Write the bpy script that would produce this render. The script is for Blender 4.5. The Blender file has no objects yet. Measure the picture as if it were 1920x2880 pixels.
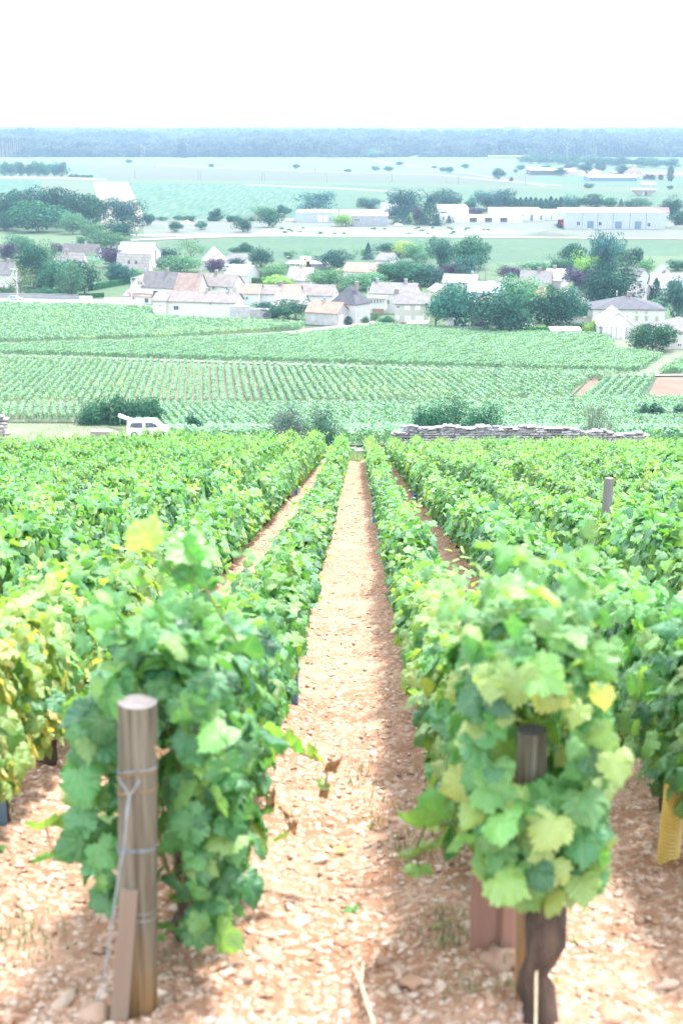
import bpy, math, random, time
import numpy as np
from mathutils import Vector, Matrix, Euler
T0 = time.time()
R = math.radians
S = bpy.context.scene
COL = S.collection

# ------------------------------------------------------------------ camera, sky, sun, exposure
CAMZ = 52.0
PITCH = R(15.2)
cam_d = bpy.data.cameras.new('camera'); cam = bpy.data.objects.new('camera', cam_d); COL.objects.link(cam)
cam.location = (0, 0, CAMZ); cam.rotation_euler = (R(90) - PITCH, 0, 0)
cam_d.sensor_fit = 'VERTICAL'; cam_d.sensor_height = 36; cam_d.sensor_width = 24; cam_d.lens = 50
cam_d.clip_start = 0.05; cam_d.clip_end = 40000
cam_d.dof.use_dof = True; cam_d.dof.focus_distance = 22.0; cam_d.dof.aperture_fstop = 3.2
S.camera = cam
SUN_EL, SUN_AZ = 65.0, 40.0      # azimuth clockwise from +Y (view direction): sun stands high, ahead and to the right
w = bpy.data.worlds.new('World'); S.world = w; w.use_nodes = True
nt = w.node_tree; nt.nodes.clear()
sky = nt.nodes.new('ShaderNodeTexSky'); sky.sky_type = 'NISHITA'; sky.sun_disc = False
sky.sun_elevation = R(SUN_EL); sky.sun_rotation = R(SUN_AZ); sky.dust_density = 1.0; sky.air_density = 1.0; sky.altitude = 200
bgn = nt.nodes.new('ShaderNodeBackground'); bgn.inputs[1].default_value = 0.12
won = nt.nodes.new('ShaderNodeOutputWorld')
veil = nt.nodes.new('ShaderNodeMix'); veil.data_type = 'RGBA'; veil.inputs[0].default_value = .65; veil.inputs[7].default_value = (10.5, 10.9, 11.5, 1)   # even bright high cloud over the blue
nt.links.new(sky.outputs[0], veil.inputs[6]); nt.links.new(veil.outputs[2], bgn.inputs[0]); nt.links.new(bgn.outputs[0], won.inputs[0])
sl = bpy.data.lights.new('sun', 'SUN'); sun = bpy.data.objects.new('sun', sl); COL.objects.link(sun)
sl.energy = 2.7; sl.angle = R(8.0); sl.color = (1.0, 0.96, 0.9)
_sd = Vector((math.sin(R(SUN_AZ)) * math.cos(R(SUN_EL)), math.cos(R(SUN_AZ)) * math.cos(R(SUN_EL)), math.sin(R(SUN_EL))))
sun.rotation_euler = _sd.to_track_quat('Z', 'Y').to_euler(); sun.location = (30, -10, 90)
S.view_settings.view_transform = 'Standard'; S.view_settings.look = 'None'
S.view_settings.exposure = 1.92; S.view_settings.gamma = 1.0; S.view_settings.use_curve_mapping = False
S.cycles.use_denoising = True
S.cycles.max_bounces = 6; S.cycles.diffuse_bounces = 3; S.cycles.glossy_bounces = 2; S.cycles.transmission_bounces = 3
S.cycles.volume_bounces = 1; S.cycles.transparent_max_bounces = 8
HAZE_DENSITY = 0.00013; HAZE_COLOR = (0.46, 0.68, 0.94)

# ------------------------------------------------------------------ geometry of the place
H0 = 1.79
PY = np.array([-400., 0., 183., 223., 275., 347., 425., 9000., 13000., 20000.])
PZ = np.array([-H0, -H0, -39.3, -43.0, -46.0, -48.5, -50., -50., -14., -14.])
def prof(y): return np.interp(y, PY, PZ)
def zg(x, y):
    return CAMZ + prof(y) + .03 * (np.clip(x, -30, -2) + 2) * np.clip((75 - y) / 20, 0, 1)
FPX = 4000.0; K = 1920 / 1568.0; CS, SN = math.cos(PITCH), math.sin(PITCH)
def ray(px, py):
    u = (px - 784) * K / FPX; v = (py * K - 1440) / FPX
    return np.array([u, CS - v * SN, -SN - v * CS])
def G(px, py, h=0.0):
    """ground point seen at photo position (in 1568 wide units)"""
    d = ray(px, py); t = 1.0; prev = 0.5
    for _ in range(4000):
        p = d * t
        if CAMZ + p[2] < zg(p[0], p[1]) + h: break
        prev = t; t *= 1.01
    a, b = prev, t
    for _ in range(30):
        m = (a + b) / 2; p = d * m
        if CAMZ + p[2] < zg(p[0], p[1]) + h: b = m
        else: a = m
    p = d * b
    return np.array([p[0], p[1], float(zg(p[0], p[1])) + h])
def at_d(px, y, h=0.0):
    """ground point at world distance y, in the vertical plane of photo column px"""
    x = 0.0
    for _ in range(6):
        z = zg(x, y) - CAMZ; dep = y * CS - z * SN
        x = (px - 784) * K / FPX * dep
    return np.array([x, y, float(zg(x, y)) + h])
def z_at(x, y, py):
    v = (py * K - 1440) / FPX
    # -(y*SN + z*CS)... solve  (-(z*CS + y*SN)) / (y*CS - z*SN) = v
    z = -(y * SN + v * y * CS) / (CS - v * SN)
    return CAMZ + z
def scale_at(p):            # metres per 1568-unit at a point
    return (p[1] * CS - (p[2] - CAMZ) * SN) * K / FPX
def proj(p):
    z = p[2] - CAMZ; dep = p[1] * CS - z * SN
    return 784 + p[0] / dep * FPX / K, (1440 - (p[1] * SN + z * CS) / dep * FPX) / K

# ------------------------------------------------------------------ materials
def newmat(name):
    m = bpy.data.materials.new(name); m.use_nodes = True
    n = m.node_tree.nodes; b = n['Principled BSDF']; return m, n, m.node_tree.links, b
def mat(name, c1, c2=None, scale=3.0, rough=.8, bump=0.0, metal=0.0, detail=4, stretch=None, bscale=None, spec=None):
    m, n, l, b = newmat(name)
    b.inputs['Roughness'].default_value = rough; b.inputs['Metallic'].default_value = metal
    if spec is not None: b.inputs['Specular IOR Level'].default_value = spec
    if c2 is None: c2 = tuple(x * .8 for x in c1)
    tc = n.new('ShaderNodeTexCoord'); mp = n.new('ShaderNodeMapping'); l.new(tc.outputs['Object'], mp.inputs[0])
    if stretch: mp.inputs['Scale'].default_value = stretch
    no = n.new('ShaderNodeTexNoise'); no.inputs['Scale'].default_value = scale; no.inputs['Detail'].default_value = detail
    l.new(mp.outputs[0], no.inputs['Vector'])
    cr = n.new('ShaderNodeValToRGB'); cr.color_ramp.elements[0].position = .3; cr.color_ramp.elements[1].position = .7
    cr.color_ramp.elements[0].color = (*c1, 1); cr.color_ramp.elements[1].color = (*c2, 1)
    l.new(no.outputs['Fac'], cr.inputs[0]); l.new(cr.outputs[0], b.inputs['Base Color'])
    if bump:
        nb = n.new('ShaderNodeTexNoise'); nb.inputs['Scale'].default_value = bscale or scale * 4; nb.inputs['Detail'].default_value = 5
        l.new(mp.outputs[0], nb.inputs['Vector'])
        bp = n.new('ShaderNodeBump'); bp.inputs['Strength'].default_value = bump; bp.inputs['Distance'].default_value = .02
        l.new(nb.outputs['Fac'], bp.inputs['Height']); l.new(bp.outputs[0], b.inputs['Normal'])
    return m
def leafmat(name, stops, trans=.35, rough=.5, spec=.5, tm=(1.5, 1.35, .55), veins=False, vary=.22):
    """leaf: colour from the per-leaf attribute tint, part of the light passes through"""
    m, n, l, b = newmat(name)
    at = n.new('ShaderNodeAttribute'); at.attribute_name = 'tint'
    cr = n.new('ShaderNodeValToRGB'); e = cr.color_ramp.elements
    e[0].position = stops[0][0]; e[0].color = (*stops[0][1], 1); e[1].position = stops[-1][0]; e[1].color = (*stops[-1][1], 1)
    for p, c in stops[1:-1]:
        q = e.new(p); q.color = (*c, 1)
    l.new(at.outputs['Fac'], cr.inputs[0])
    b.inputs['Roughness'].default_value = rough; b.inputs['Specular IOR Level'].default_value = spec
    oi = n.new('ShaderNodeObjectInfo'); mr = n.new('ShaderNodeMapRange'); mr.inputs[3].default_value = 1 - vary; mr.inputs[4].default_value = 1 + vary; l.new(oi.outputs['Random'], mr.inputs[0])
    hv = n.new('ShaderNodeHueSaturation'); l.new(mr.outputs[0], hv.inputs['Value']); mh_ = n.new('ShaderNodeMapRange'); mh_.inputs[3].default_value = .5 + vary * .12; mh_.inputs[4].default_value = .5 - vary * .12; ml = n.new('ShaderNodeMath'); ml.operation = 'FRACT'; mm = n.new('ShaderNodeMath'); mm.operation = 'MULTIPLY'; mm.inputs[1].default_value = 7.3
    l.new(oi.outputs['Random'], mm.inputs[0]); l.new(mm.outputs[0], ml.inputs[0]); l.new(ml.outputs[0], mh_.inputs[0]); l.new(mh_.outputs[0], hv.inputs['Hue']); l.new(cr.outputs[0], hv.inputs['Color'])
    class _C: outputs = [hv.outputs[0]]
    cr = _C
    if veins:     # ribs fanning out from the leaf stalk, blistered blade between them
        def mt(op, *a):
            q = n.new('ShaderNodeMath'); q.operation = op
            for i_, v in enumerate(a):
                if isinstance(v, (int, float)): q.inputs[i_].default_value = v
                else: l.new(v, q.inputs[i_])
            return q.outputs[0]
        uv = n.new('ShaderNodeUVMap'); uv.uv_map = 'UVMap'; sp = n.new('ShaderNodeSeparateXYZ'); l.new(uv.outputs[0], sp.inputs[0]); X, Y = sp.outputs[0], sp.outputs[1]
        ang = mt('ABSOLUTE', mt('ARCTAN2', X, Y)); rad = mt('SQRT', mt('ADD', mt('MULTIPLY', X, X), mt('MULTIPLY', Y, Y)))
        d1 = mt('MULTIPLY', mt('PINGPONG', ang, .36), rad); rib = mt('LESS_THAN', d1, .016)
        d2 = mt('PINGPONG', mt('SUBTRACT', rad, mt('MULTIPLY', d1, .9)), .055); fine = mt('LESS_THAN', d2, .006)
        rr = mt('MAXIMUM', mt('MULTIPLY', rib, .34), mt('MULTIPLY', fine, .14))
        mxv = n.new('ShaderNodeMix'); mxv.data_type = 'RGBA'; mxv.inputs[7].default_value = (.3, .42, .16, 1); l.new(rr, mxv.inputs[0]); l.new(cr.outputs[0], mxv.inputs[6])
        hgt = mt('ADD', mt('MINIMUM', mt('MULTIPLY', d1, 5), .5), mt('MULTIPLY', mt('MINIMUM', d2, .03), 8))
        bp = n.new('ShaderNodeBump'); bp.inputs['Strength'].default_value = .9; bp.inputs['Distance'].default_value = .004; l.new(hgt, bp.inputs['Height']); l.new(bp.outputs[0], b.inputs['Normal'])
        class _D: outputs = [mxv.outputs[2]]
        cr = _D
    l.new(cr.outputs[0], b.inputs['Base Color'])
    tr = n.new('ShaderNodeBsdfTranslucent'); mx = n.new('ShaderNodeMixShader'); mx.inputs[0].default_value = trans
    hs = n.new('ShaderNodeMix'); hs.data_type = 'RGBA'; hs.blend_type = 'MULTIPLY'; hs.inputs[0].default_value = 1
    hs.inputs[7].default_value = (*tm, 1)
    l.new(cr.outputs[0], hs.inputs[6]); l.new(hs.outputs[2], tr.inputs[0])
    l.new(b.outputs[0], mx.inputs[1]); l.new(tr.outputs[0], mx.inputs[2])
    l.new(mx.outputs[0], n['Material Output'].inputs[0])
    return m
VINE_STOPS = [(0, (.018, .1, .045)), (.25, (.045, .19, .07)), (.5, (.11, .31, .09)), (.78, (.25, .42, .12)), (1, (.46, .49, .19))]
M = {}
M['vine'] = leafmat('vine leaf', VINE_STOPS, .42, .4, .75, veins=True)
M['vine_far'] = leafmat('vine leaf in the lower plots', [(0, (.015, .1, .065)), (.4, (.1, .26, .155)), (.75, (.27, .41, .27)), (1, (.38, .45, .24))], .35, .6, .3)
M['dry_leaf'] = mat('dry brown leaf', (.35, .17, .07), (.5, .32, .16), 20)
M['bark'] = mat('vine bark', (.028, .02, .016), (.11, .075, .055), 22, .95, 1.0, stretch=(1, 1, .25), bscale=60)
M['cane'] = mat('green cane', (.13, .17, .05), (.2, .15, .07), 9)
M['soil'] = None
M['rock'] = mat('limestone pebble', (.74, .52, .37), (.86, .74, .6), 7, .9, .5, bscale=40)
M['wood'] = mat('weathered post wood', (.16, .12, .09), (.25, .195, .145), 9, .85, .6, stretch=(1, 1, .06), bscale=30)
M['wood_low'] = mat('ochre damp wood', (.32, .17, .05), (.45, .27, .1), 6, .8, .5, stretch=(1, 1, .08), bscale=30)
M['wood_grey'] = mat('grey split wood', (.13, .125, .12), (.22, .21, .2), 9, .9, .6, stretch=(1, 1, .06), bscale=30)
M['wood_red'] = mat('reddish stake wood', (.24, .15, .11), (.34, .23, .18), 7, .85, .4, stretch=(1, 1, .08), bscale=30)
M['endgrain'] = mat('sawn end grain', (.11, .1, .1), (.18, .16, .16), 30, .9)
M['wire'] = mat('galvanised wire', (.14, .17, .2), (.22, .24, .26), 30, .5, metal=.3)
M['rust'] = mat('rusty wire', (.22, .12, .06), (.32, .2, .1), 30, .7, metal=.3)
M['twine'] = mat('pale twine', (.6, .5, .32), (.7, .62, .45), 40)
M['blue'] = mat('blue plastic', (.03, .2, .62), (.04, .28, .75), 8, .4)
M['blue_pale'] = mat('slate blue plastic', (.1, .2, .3), (.14, .26, .36), 8, .5)
M['yellow'] = mat('yellow plastic', (.5, .36, .08), (.6, .45, .13), 8, .4)
M['pink'] = mat('faded brown plastic', (.17, .085, .065), (.27, .16, .125), 3, .5, stretch=(3, 3, .4))
M['stone'] = mat('dry stone', (.2, .215, .25), (.36, .37, .39), 4, .95, .8, bscale=25)
M['stone2'] = mat('pale dry stone', (.3, .32, .35), (.46, .46, .47), 4, .95, .8, bscale=25)
M['clod'] = mat('orange earth clod', (.34, .19, .12), (.44, .28, .19), 9, .95, .6)
M['concrete'] = mat('stained concrete', (.3, .3, .31), (.45, .44, .43), .8, .9, .3)
M['grass'] = leafmat('grass blade', [(0, (.05, .15, .06)), (.5, (.13, .22, .1)), (1, (.3, .3, .2))], .3, .6, .3)
M['glass'] = mat('window glass', (.03, .04, .05), (.05, .06, .08), 1, .12)
M['white_metal'] = mat('white sheet metal', (.72, .73, .74), (.78, .78, .78), .5, .5)
M['grey_metal'] = mat('pale grey cladding', (.32, .36, .42), (.35, .39, .45), .3, .5)
M['tyre'] = mat('tyre rubber', (.02, .02, .02), (.03, .03, .03), 9, .8)
M['red'] = mat('red lamp plastic', (.6, .03, .03), (.5, .02, .02), 9, .3)
M['car_white'] = mat('white car paint', (.78, .79, .8), (.78, .79, .8), 1, .25)
M['car_blue'] = mat('pale blue car paint', (.35, .45, .6), (.35, .45, .6), 1, .25)
M['bare'] = mat('bare grey twigs', (.12, .13, .11), (.2, .2, .17), 3, .9)
M['trunk'] = mat('tree bark', (.07, .055, .045), (.15, .12, .1), 3, .95, .5)
def crownmat(name, a, b, c, trans=.25, vary=.3):
    return leafmat(name, [(0, a), (.5, b), (1, c)], trans, .7, .12, (1.0, 1.2, .8), vary=vary)
M['t_dark'] = crownmat('dark broadleaf foliage', (.004, .036, .034), (.01, .065, .055), (.035, .13, .085))
M['t_mid'] = crownmat('green broadleaf foliage', (.008, .06, .048), (.022, .105, .07), (.07, .2, .11))
M['t_light'] = crownmat('light green foliage', (.04, .14, .075), (.09, .22, .11), (.19, .34, .17))
M['t_yellow'] = crownmat('yellow green foliage', (.12, .25, .06), (.25, .4, .1), (.4, .5, .14))
M['t_willow'] = crownmat('grey green willow foliage', (.014, .065, .065), (.034, .115, .105), (.08, .19, .155))
M['t_purple'] = crownmat('purple foliage', (.03, .018, .045), (.06, .035, .085), (.11, .07, .13), .15)
M['t_conifer'] = crownmat('dark conifer needles', (.004, .035, .035), (.01, .065, .055), (.03, .11, .08), .1)
M['t_cedar'] = crownmat('cedar needles', (.025, .09, .05), (.06, .15, .08), (.16, .24, .1), .1)
M['t_olive'] = crownmat('dusty olive foliage', (.08, .14, .08), (.18, .24, .13), (.33, .36, .2))
M['t_forest'] = crownmat('forest foliage', (.022, .032, .03), (.05, .062, .05), (.1, .12, .085), .1, .45)
M['hedge'] = crownmat('clipped hedge foliage', (.02, .11, .03), (.04, .18, .05), (.09, .27, .08))
# ------------------------------------------------------------------ object helpers
def link(o, parent=None):
    COL.objects.link(o)
    if parent is not None: o.parent = parent
    return o
def tag(o, label=None, cat=None, group=None, kind=None):
    if label: o['label'] = label
    if cat: o['category'] = cat
    if group: o['group'] = group
    if kind: o['kind'] = kind
    return o
def empty(name, loc, rz=0.0, label=None, cat=None, group=None):
    o = bpy.data.objects.new(name, None); link(o); o.location = loc; o.rotation_euler = (0, 0, rz)
    o.empty_display_size = .2
    return tag(o, label, cat, group)
def mesh_np(name, V, F, m, tint=None, smooth=False, uv=None):
    """V (n,3); F list of (k,) arrays of equal width or ndarray (m,k)"""
    me = bpy.data.meshes.new(name); F = np.asarray(F, dtype=np.int32); nf, k = F.shape
    me.vertices.add(len(V)); me.vertices.foreach_set('co', np.asarray(V, dtype=np.float32).ravel())
    me.loops.add(nf * k); me.loops.foreach_set('vertex_index', F.ravel())
    me.polygons.add(nf); me.polygons.foreach_set('loop_start', np.arange(0, nf * k, k, dtype=np.int32))
    me.polygons.foreach_set('loop_total', np.full(nf, k, dtype=np.int32))
    if tint is not None:
        a = me.attributes.new('tint', 'FLOAT', 'FACE'); a.data.foreach_set('value', np.asarray(tint, dtype=np.float32))
    me.update(calc_edges=True)
    if uv is not None:
        ul = me.uv_layers.new(name='UVMap'); ul.data.foreach_set('uv', np.asarray(uv, dtype=np.float32)[F.ravel()].ravel())
    if smooth: me.polygons.foreach_set('use_smooth', np.ones(nf, dtype=bool))
    if m is not None: me.materials.append(m)
    return me
class MB:
    def __init__(s): s.v = []; s.f = []; s.mi = []; s.cur = 0
    def box(s, x0, x1, y0, y1, z0, z1):
        b = len(s.v)
        s.v += [(x0, y0, z0), (x1, y0, z0), (x1, y1, z0), (x0, y1, z0), (x0, y0, z1), (x1, y0, z1), (x1, y1, z1), (x0, y1, z1)]
        s.f += [(b, b+3, b+2, b+1), (b+4, b+5, b+6, b+7), (b, b+1, b+5, b+4), (b+1, b+2, b+6, b+5), (b+2, b+3, b+7, b+6), (b+3, b, b+4, b+7)]
        s.mi += [s.cur] * 6; return s
    def poly(s, pts, faces):
        b = len(s.v); s.v += [tuple(p) for p in pts]; s.f += [tuple(b + i for i in f) for f in faces]; s.mi += [s.cur] * len(faces); return s
    def prism(s, prof2, y0, y1, ax='y'):
        """closed outline (a,z) extruded along ax"""
        n = len(prof2); b = len(s.v)
        for yy in (y0, y1):
            for a, z in prof2: s.v.append((a, yy, z) if ax == 'y' else (yy, a, z))
        s.f.append(tuple(b + i for i in range(n))[::-1]); s.f.append(tuple(b + n + i for i in range(n)))
        for i in range(n):
            j = (i + 1) % n; s.f.append((b + i, b + j, b + n + j, b + n + i))
        s.mi += [s.cur] * (n + 2); return s
    def tube(s, pts, rad, n=8, caps=True, wob=0, rng=None):
        pts = [Vector(p) for p in pts]; rad = rad if hasattr(rad, '__len__') else [rad] * len(pts)
        b = len(s.v); ref = Vector((1, .13, 0))
        for i, p in enumerate(pts):
            d = (pts[min(i + 1, len(pts) - 1)] - pts[max(i - 1, 0)]).normalized()
            a = d.cross(ref)
            if a.length < .1: a = d.cross(Vector((0, 0, 1)))
            a.normalize(); c = d.cross(a)
            for k in range(n):
                t = 2 * math.pi * k / n; r = rad[i] * (1 + (rng.uniform(-wob, wob) if wob else 0))
                s.v.append(tuple(p + a * (math.cos(t) * r) + c * (math.sin(t) * r)))
        for i in range(len(pts) - 1):
            for k in range(n):
                q = b + i * n + k; q2 = b + i * n + (k + 1) % n
                s.f.append((q, q2, q2 + n, q + n)); s.mi.append(s.cur)
        if caps:
            s.f.append(tuple(b + k for k in range(n))[::-1]); s.f.append(tuple(b + (len(pts) - 1) * n + k for k in range(n))); s.mi += [s.cur] * 2
        return s
    def mesh(s, name, mats, smooth=False):
        me = bpy.data.meshes.new(name); me.from_pydata(s.v, [], s.f)
        for m in (mats if isinstance(mats, (list, tuple)) else [mats]): me.materials.append(m)
        me.polygons.foreach_set('material_index', s.mi)
        if smooth: me.polygons.foreach_set('use_smooth', [True] * len(s.f))
        me.update(); return me
    def obj(s, name, mats, parent=None, smooth=False, loc=None, rz=None, **kw):
        o = bpy.data.objects.new(name, s.mesh(name, mats, smooth)); link(o, parent)
        if loc is not None: o.location = loc
        if rz is not None: o.rotation_euler = (0, 0, rz)
        return tag(o, **kw)
def nrm(a): return a / np.maximum(np.linalg.norm(a, axis=-1, keepdims=True), 1e-9)

# ------------------------------------------------------------------ numpy value noise
def vnoise(x, y, seed=0):
    xi = np.floor(x).astype(np.int64); yi = np.floor(y).astype(np.int64); fx = x - xi; fy = y - yi
    fx = fx * fx * (3 - 2 * fx); fy = fy * fy * (3 - 2 * fy)
    def h(a, b):
        n = (a * 374761393 + b * 668265263 + seed * 1442695041) & 0x7fffffff
        n = ((n ^ (n >> 13)) * 1274126177) & 0x7fffffff
        return ((n ^ (n >> 16)) & 0xffff) / 65535.0
    return (h(xi, yi) * (1 - fx) + h(xi + 1, yi) * fx) * (1 - fy) + (h(xi, yi + 1) * (1 - fx) + h(xi + 1, yi + 1) * fx) * fy
def fbm(x, y, o=4, seed=0):
    s = 0; a = .5
    for i in range(o): s = s + a * vnoise(x * 2 ** i, y * 2 ** i, seed + i); a *= .5
    return s
# ------------------------------------------------------------------ the land
def fieldmat(name, a, b, c, scale=.05, fine=1.5, stretch=None, bump=0):
    """ground colour: broad patches a/b and fine specks c"""
    m, n, l, bs = newmat(name); bs.inputs['Roughness'].default_value = .95; bs.inputs['Specular IOR Level'].default_value = .1
    tc = n.new('ShaderNodeTexCoord'); mp = n.new('ShaderNodeMapping'); l.new(tc.outputs['Object'], mp.inputs[0])
    if stretch: mp.inputs['Rotation'].default_value = (0, 0, R(stretch[0])); mp.inputs['Scale'].default_value = (stretch[1], stretch[2], 1)
    n1 = n.new('ShaderNodeTexNoise'); n1.inputs['Scale'].default_value = scale; n1.inputs['Detail'].default_value = 6
    n2 = n.new('ShaderNodeTexNoise'); n2.inputs['Scale'].default_value = fine; n2.inputs['Detail'].default_value = 8
    l.new(mp.outputs[0], n1.inputs['Vector']); l.new(mp.outputs[0], n2.inputs['Vector'])
    m1 = n.new('ShaderNodeMix'); m1.data_type = 'RGBA'; m1.inputs[6].default_value = (*a, 1); m1.inputs[7].default_value = (*b, 1)
    r1 = n.new('ShaderNodeValToRGB'); r1.color_ramp.elements[0].position = .35; r1.color_ramp.elements[1].position = .65
    l.new(n1.outputs['Fac'], r1.inputs[0]); l.new(r1.outputs[0], m1.inputs[0])
    m2 = n.new('ShaderNodeMix'); m2.data_type = 'RGBA'; m2.inputs[7].default_value = (*c, 1)
    r2 = n.new('ShaderNodeValToRGB'); r2.color_ramp.elements[0].position = .45; r2.color_ramp.elements[1].position = .75
    l.new(n2.outputs['Fac'], r2.inputs[0]); l.new(r2.outputs[0], m2.inputs[0]); l.new(m1.outputs[2], m2.inputs[6])
    l.new(m2.outputs[2], bs.inputs['Base Color'])
    if bump:
        bp = n.new('ShaderNodeBump'); bp.inputs['Strength'].default_value = bump; bp.inputs['Distance'].default_value = .05
        l.new(n2.outputs['Fac'], bp.inputs['Height']); l.new(bp.outputs[0], bs.inputs['Normal'])
    return m
M['meadow'] = fieldmat('meadow', (0.055, 0.098, 0.052), (0.073, 0.117, 0.061), (0.095, 0.125, 0.073), .02, .6)
M['land'] = fieldmat('grassland', (0.052, 0.087, 0.052), (0.066, 0.098, 0.061), (0.081, 0.11, 0.064), .01, .4)
M['crop_green'] = fieldmat('green crop', (0.044, 0.087, 0.055), (0.055, 0.098, 0.061), (0.073, 0.113, 0.066), .03, .3)
M['crop_teal'] = fieldmat('blue green crop', (0.028, 0.073, 0.05), (0.037, 0.087, 0.059), (0.109, 0.174, 0.111), .02, .5, (20, 1, .05))
M['crop_pale'] = fieldmat('pale green crop', (0.07, 0.106, 0.061), (0.081, 0.117, 0.07), (0.095, 0.129, 0.073), .02, .4)
M['straw'] = fieldmat('straw coloured field', (0.15, 0.139, 0.108), (0.173, 0.157, 0.122), (0.135, 0.128, 0.098), .05, .8)
M['plough'] = fieldmat('ploughed earth', (0.077, 0.083, 0.064), (0.07, 0.08, 0.061), (0.063, 0.083, 0.055), .02, .5)
M['redsoil'] = fieldmat('reddish bare soil', (.15, .1, .08), (.18, .125, .1), (.125, .1, .075), .2, 1.5)
M['greyfield'] = fieldmat('grey green stubble', (0.063, 0.091, 0.061), (0.073, 0.102, 0.066), (0.092, 0.113, 0.075), .02, .5)
M['dirtroad'] = fieldmat('pale limestone track', (0.252, 0.238, 0.211), (0.294, 0.273, 0.238), (0.196, 0.196, 0.15), .3, 2.0)
M['rowsoil'] = fieldmat('earth under the striped rows', (.15, .15, .11), (.19, .16, .13), (.12, .16, .09), .1, 1.2)
M['asphalt'] = fieldmat('sun bleached road', (0.248, 0.236, 0.228), (0.285, 0.273, 0.258), (0.205, 0.198, 0.192), .3, 2.0)
M['drygrass'] = fieldmat('dry rough grass', (0.12, 0.15, 0.1), (0.17, 0.17, 0.135), (0.1, 0.15, 0.085), .15, 2.0)
M['yard'] = fieldmat('pale gravel yard', (.1, .115, .1), (.125, .13, .115), (.085, .12, .085), .08, .7)
M['vinesoil'] = fieldmat('grassed vineyard floor', (0.13, 0.165, 0.11), (0.17, 0.17, 0.13), (0.1, 0.155, 0.08), .1, 1.4)
LOW = .08
def build_terrain():
    xs = [-9000, -1500, -300, -30, -2, 300, 1500, 9000]
    ys = [-400, 0, 55, 75, 183, 223, 275, 347, 425, 900, 2000, 4500, 9000, 13000, 20000]
    V = []; F = []
    for y in ys:
        for x in xs:
            z = float(zg(x, y)) - LOW
            if y >= 13000: z += 22 * (fbm(np.array([x / 2500.]), np.array([3.3]), 3)[0] - .45)
            V.append((x, y, z))
    nx = len(xs)
    for j in range(len(ys) - 1):
        for i in range(nx - 1):
            a = j * nx + i; F.append((a, a + 1, a + 1 + nx, a + nx))
    o = bpy.data.objects.new('ground', mesh_np('ground', V, F, M['land'])); link(o); tag(o, 'green plain and vineyard hillside falling to it', None, None, 'structure')
build_terrain()
import bmesh
def patch(name, pts, m, lift, label=None, world=False, kind='structure'):
    P = [np.array(p[:2]) if world else G(*p)[:2] for p in pts]
    bm = bmesh.new(); vs = [bm.verts.new((p[0], p[1], 0)) for p in P]; bm.faces.new(vs)
    bm.faces.ensure_lookup_table()
    for yb in (55, 75, 183, 223, 275, 347, 425, 9000):
        bmesh.ops.bisect_plane(bm, geom=bm.verts[:] + bm.edges[:] + bm.faces[:], plane_co=(0, yb, 0), plane_no=(0, 1, 0))
    for xb in (-30, -2):
        bmesh.ops.bisect_plane(bm, geom=bm.verts[:] + bm.edges[:] + bm.faces[:], plane_co=(xb, 0, 0), plane_no=(1, 0, 0))
    for v in bm.verts: v.co.z = float(zg(v.co.x, v.co.y)) - LOW + lift
    bmesh.ops.recalc_face_normals(bm, faces=bm.faces)
    if sum(f.normal.z for f in bm.faces) < 0: bmesh.ops.reverse_faces(bm, faces=bm.faces)
    me = bpy.data.meshes.new(name); bm.to_mesh(me); bm.free(); me.materials.append(m)
    o = link(bpy.data.objects.new(name, me)); tag(o, label, None, None, kind); return o
def strip(name, pts, width_px, m, lift, label=None):
    """a road along photo points; width_px in 1568 units measured vertically"""
    up = [(x, y - wd / 2) for (x, y), wd in zip(pts, width_px)]; dn = [(x, y + wd / 2) for (x, y), wd in zip(pts, width_px)]
    return patch(name, up + dn[::-1], m, lift, label)
# fields of the plain, far to near
patch('field', [(-60, 362), (860, 358), (1230, 366), (1620, 380), (1620, 399), (1000, 397), (-60, 375)], M['crop_pale'], .04, 'pale green field in front of the forest edge')
patch('field', [(195, 378), (700, 388), (1100, 400), (1240, 404), (1180, 422), (700, 416), (240, 410)], M['plough'], .08, 'greyish brown ploughed field crossed by poles')
patch('field', [(1240, 403), (1620, 404), (1620, 432), (1180, 424)], M['crop_green'], .07, 'green field around the far farm')
patch('field', [(-60, 413), (95, 414), (95, 447), (-60, 448)], M['crop_teal'], .09, 'small green crop field beside the stubble field')
patch('field', [(96, 414), (213, 416), (222, 453), (96, 448)], M['greyfield'], .09, 'grey green stubble field beside the straw field')
patch('field', [(214, 417), (294, 418), (334, 500), (316, 530), (238, 532), (226, 465)], M['straw'], .1, 'cream straw field with tractor tracks')
patch('field', [(296, 421), (620, 424), (700, 428), (700, 498), (520, 502), (334, 500)], M['crop_teal'], .08, 'blue green crop field edged by the straw field')
patch('field', [(702, 424), (1150, 438), (1620, 446), (1620, 475), (980, 470), (702, 498)], M['crop_green'], .07, 'green field behind the warehouses')
for i, (a, b) in enumerate([(244, 268), (250, 276), (257, 284)]):
    patch('tractor_track', [(a + 3, 419), (a + 4.2, 419), (b + 2.5, 512), (b, 512)], M['crop_green'], .14, 'green wheel track across the straw field')
strip('farm_track', [(-60, 407), (150, 409), (245, 413)], [5, 5, 4], M['straw'], .15, 'pale track at the far edge of the stubble field')
strip('farm_track', [(560, 424), (800, 434), (1060, 449)], [2.5, 3, 2.5], M['straw'], .15, 'pale farm track crossing the green field behind the warehouses')
strip('farm_track', [(350, 379), (700, 393), (1000, 401), (1180, 418), (1290, 426)], [2, 2, 2, 3, 3], M['straw'], .16, 'thin pale track between the pale field and the ploughed field')
strip('country_lane', [(848, 358), (862, 370), (960, 383), (1080, 398), (1250, 428)], [6, 3, 2, 2, 2], M['straw'], .17, 'country lane winding down from the forest edge')
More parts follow.
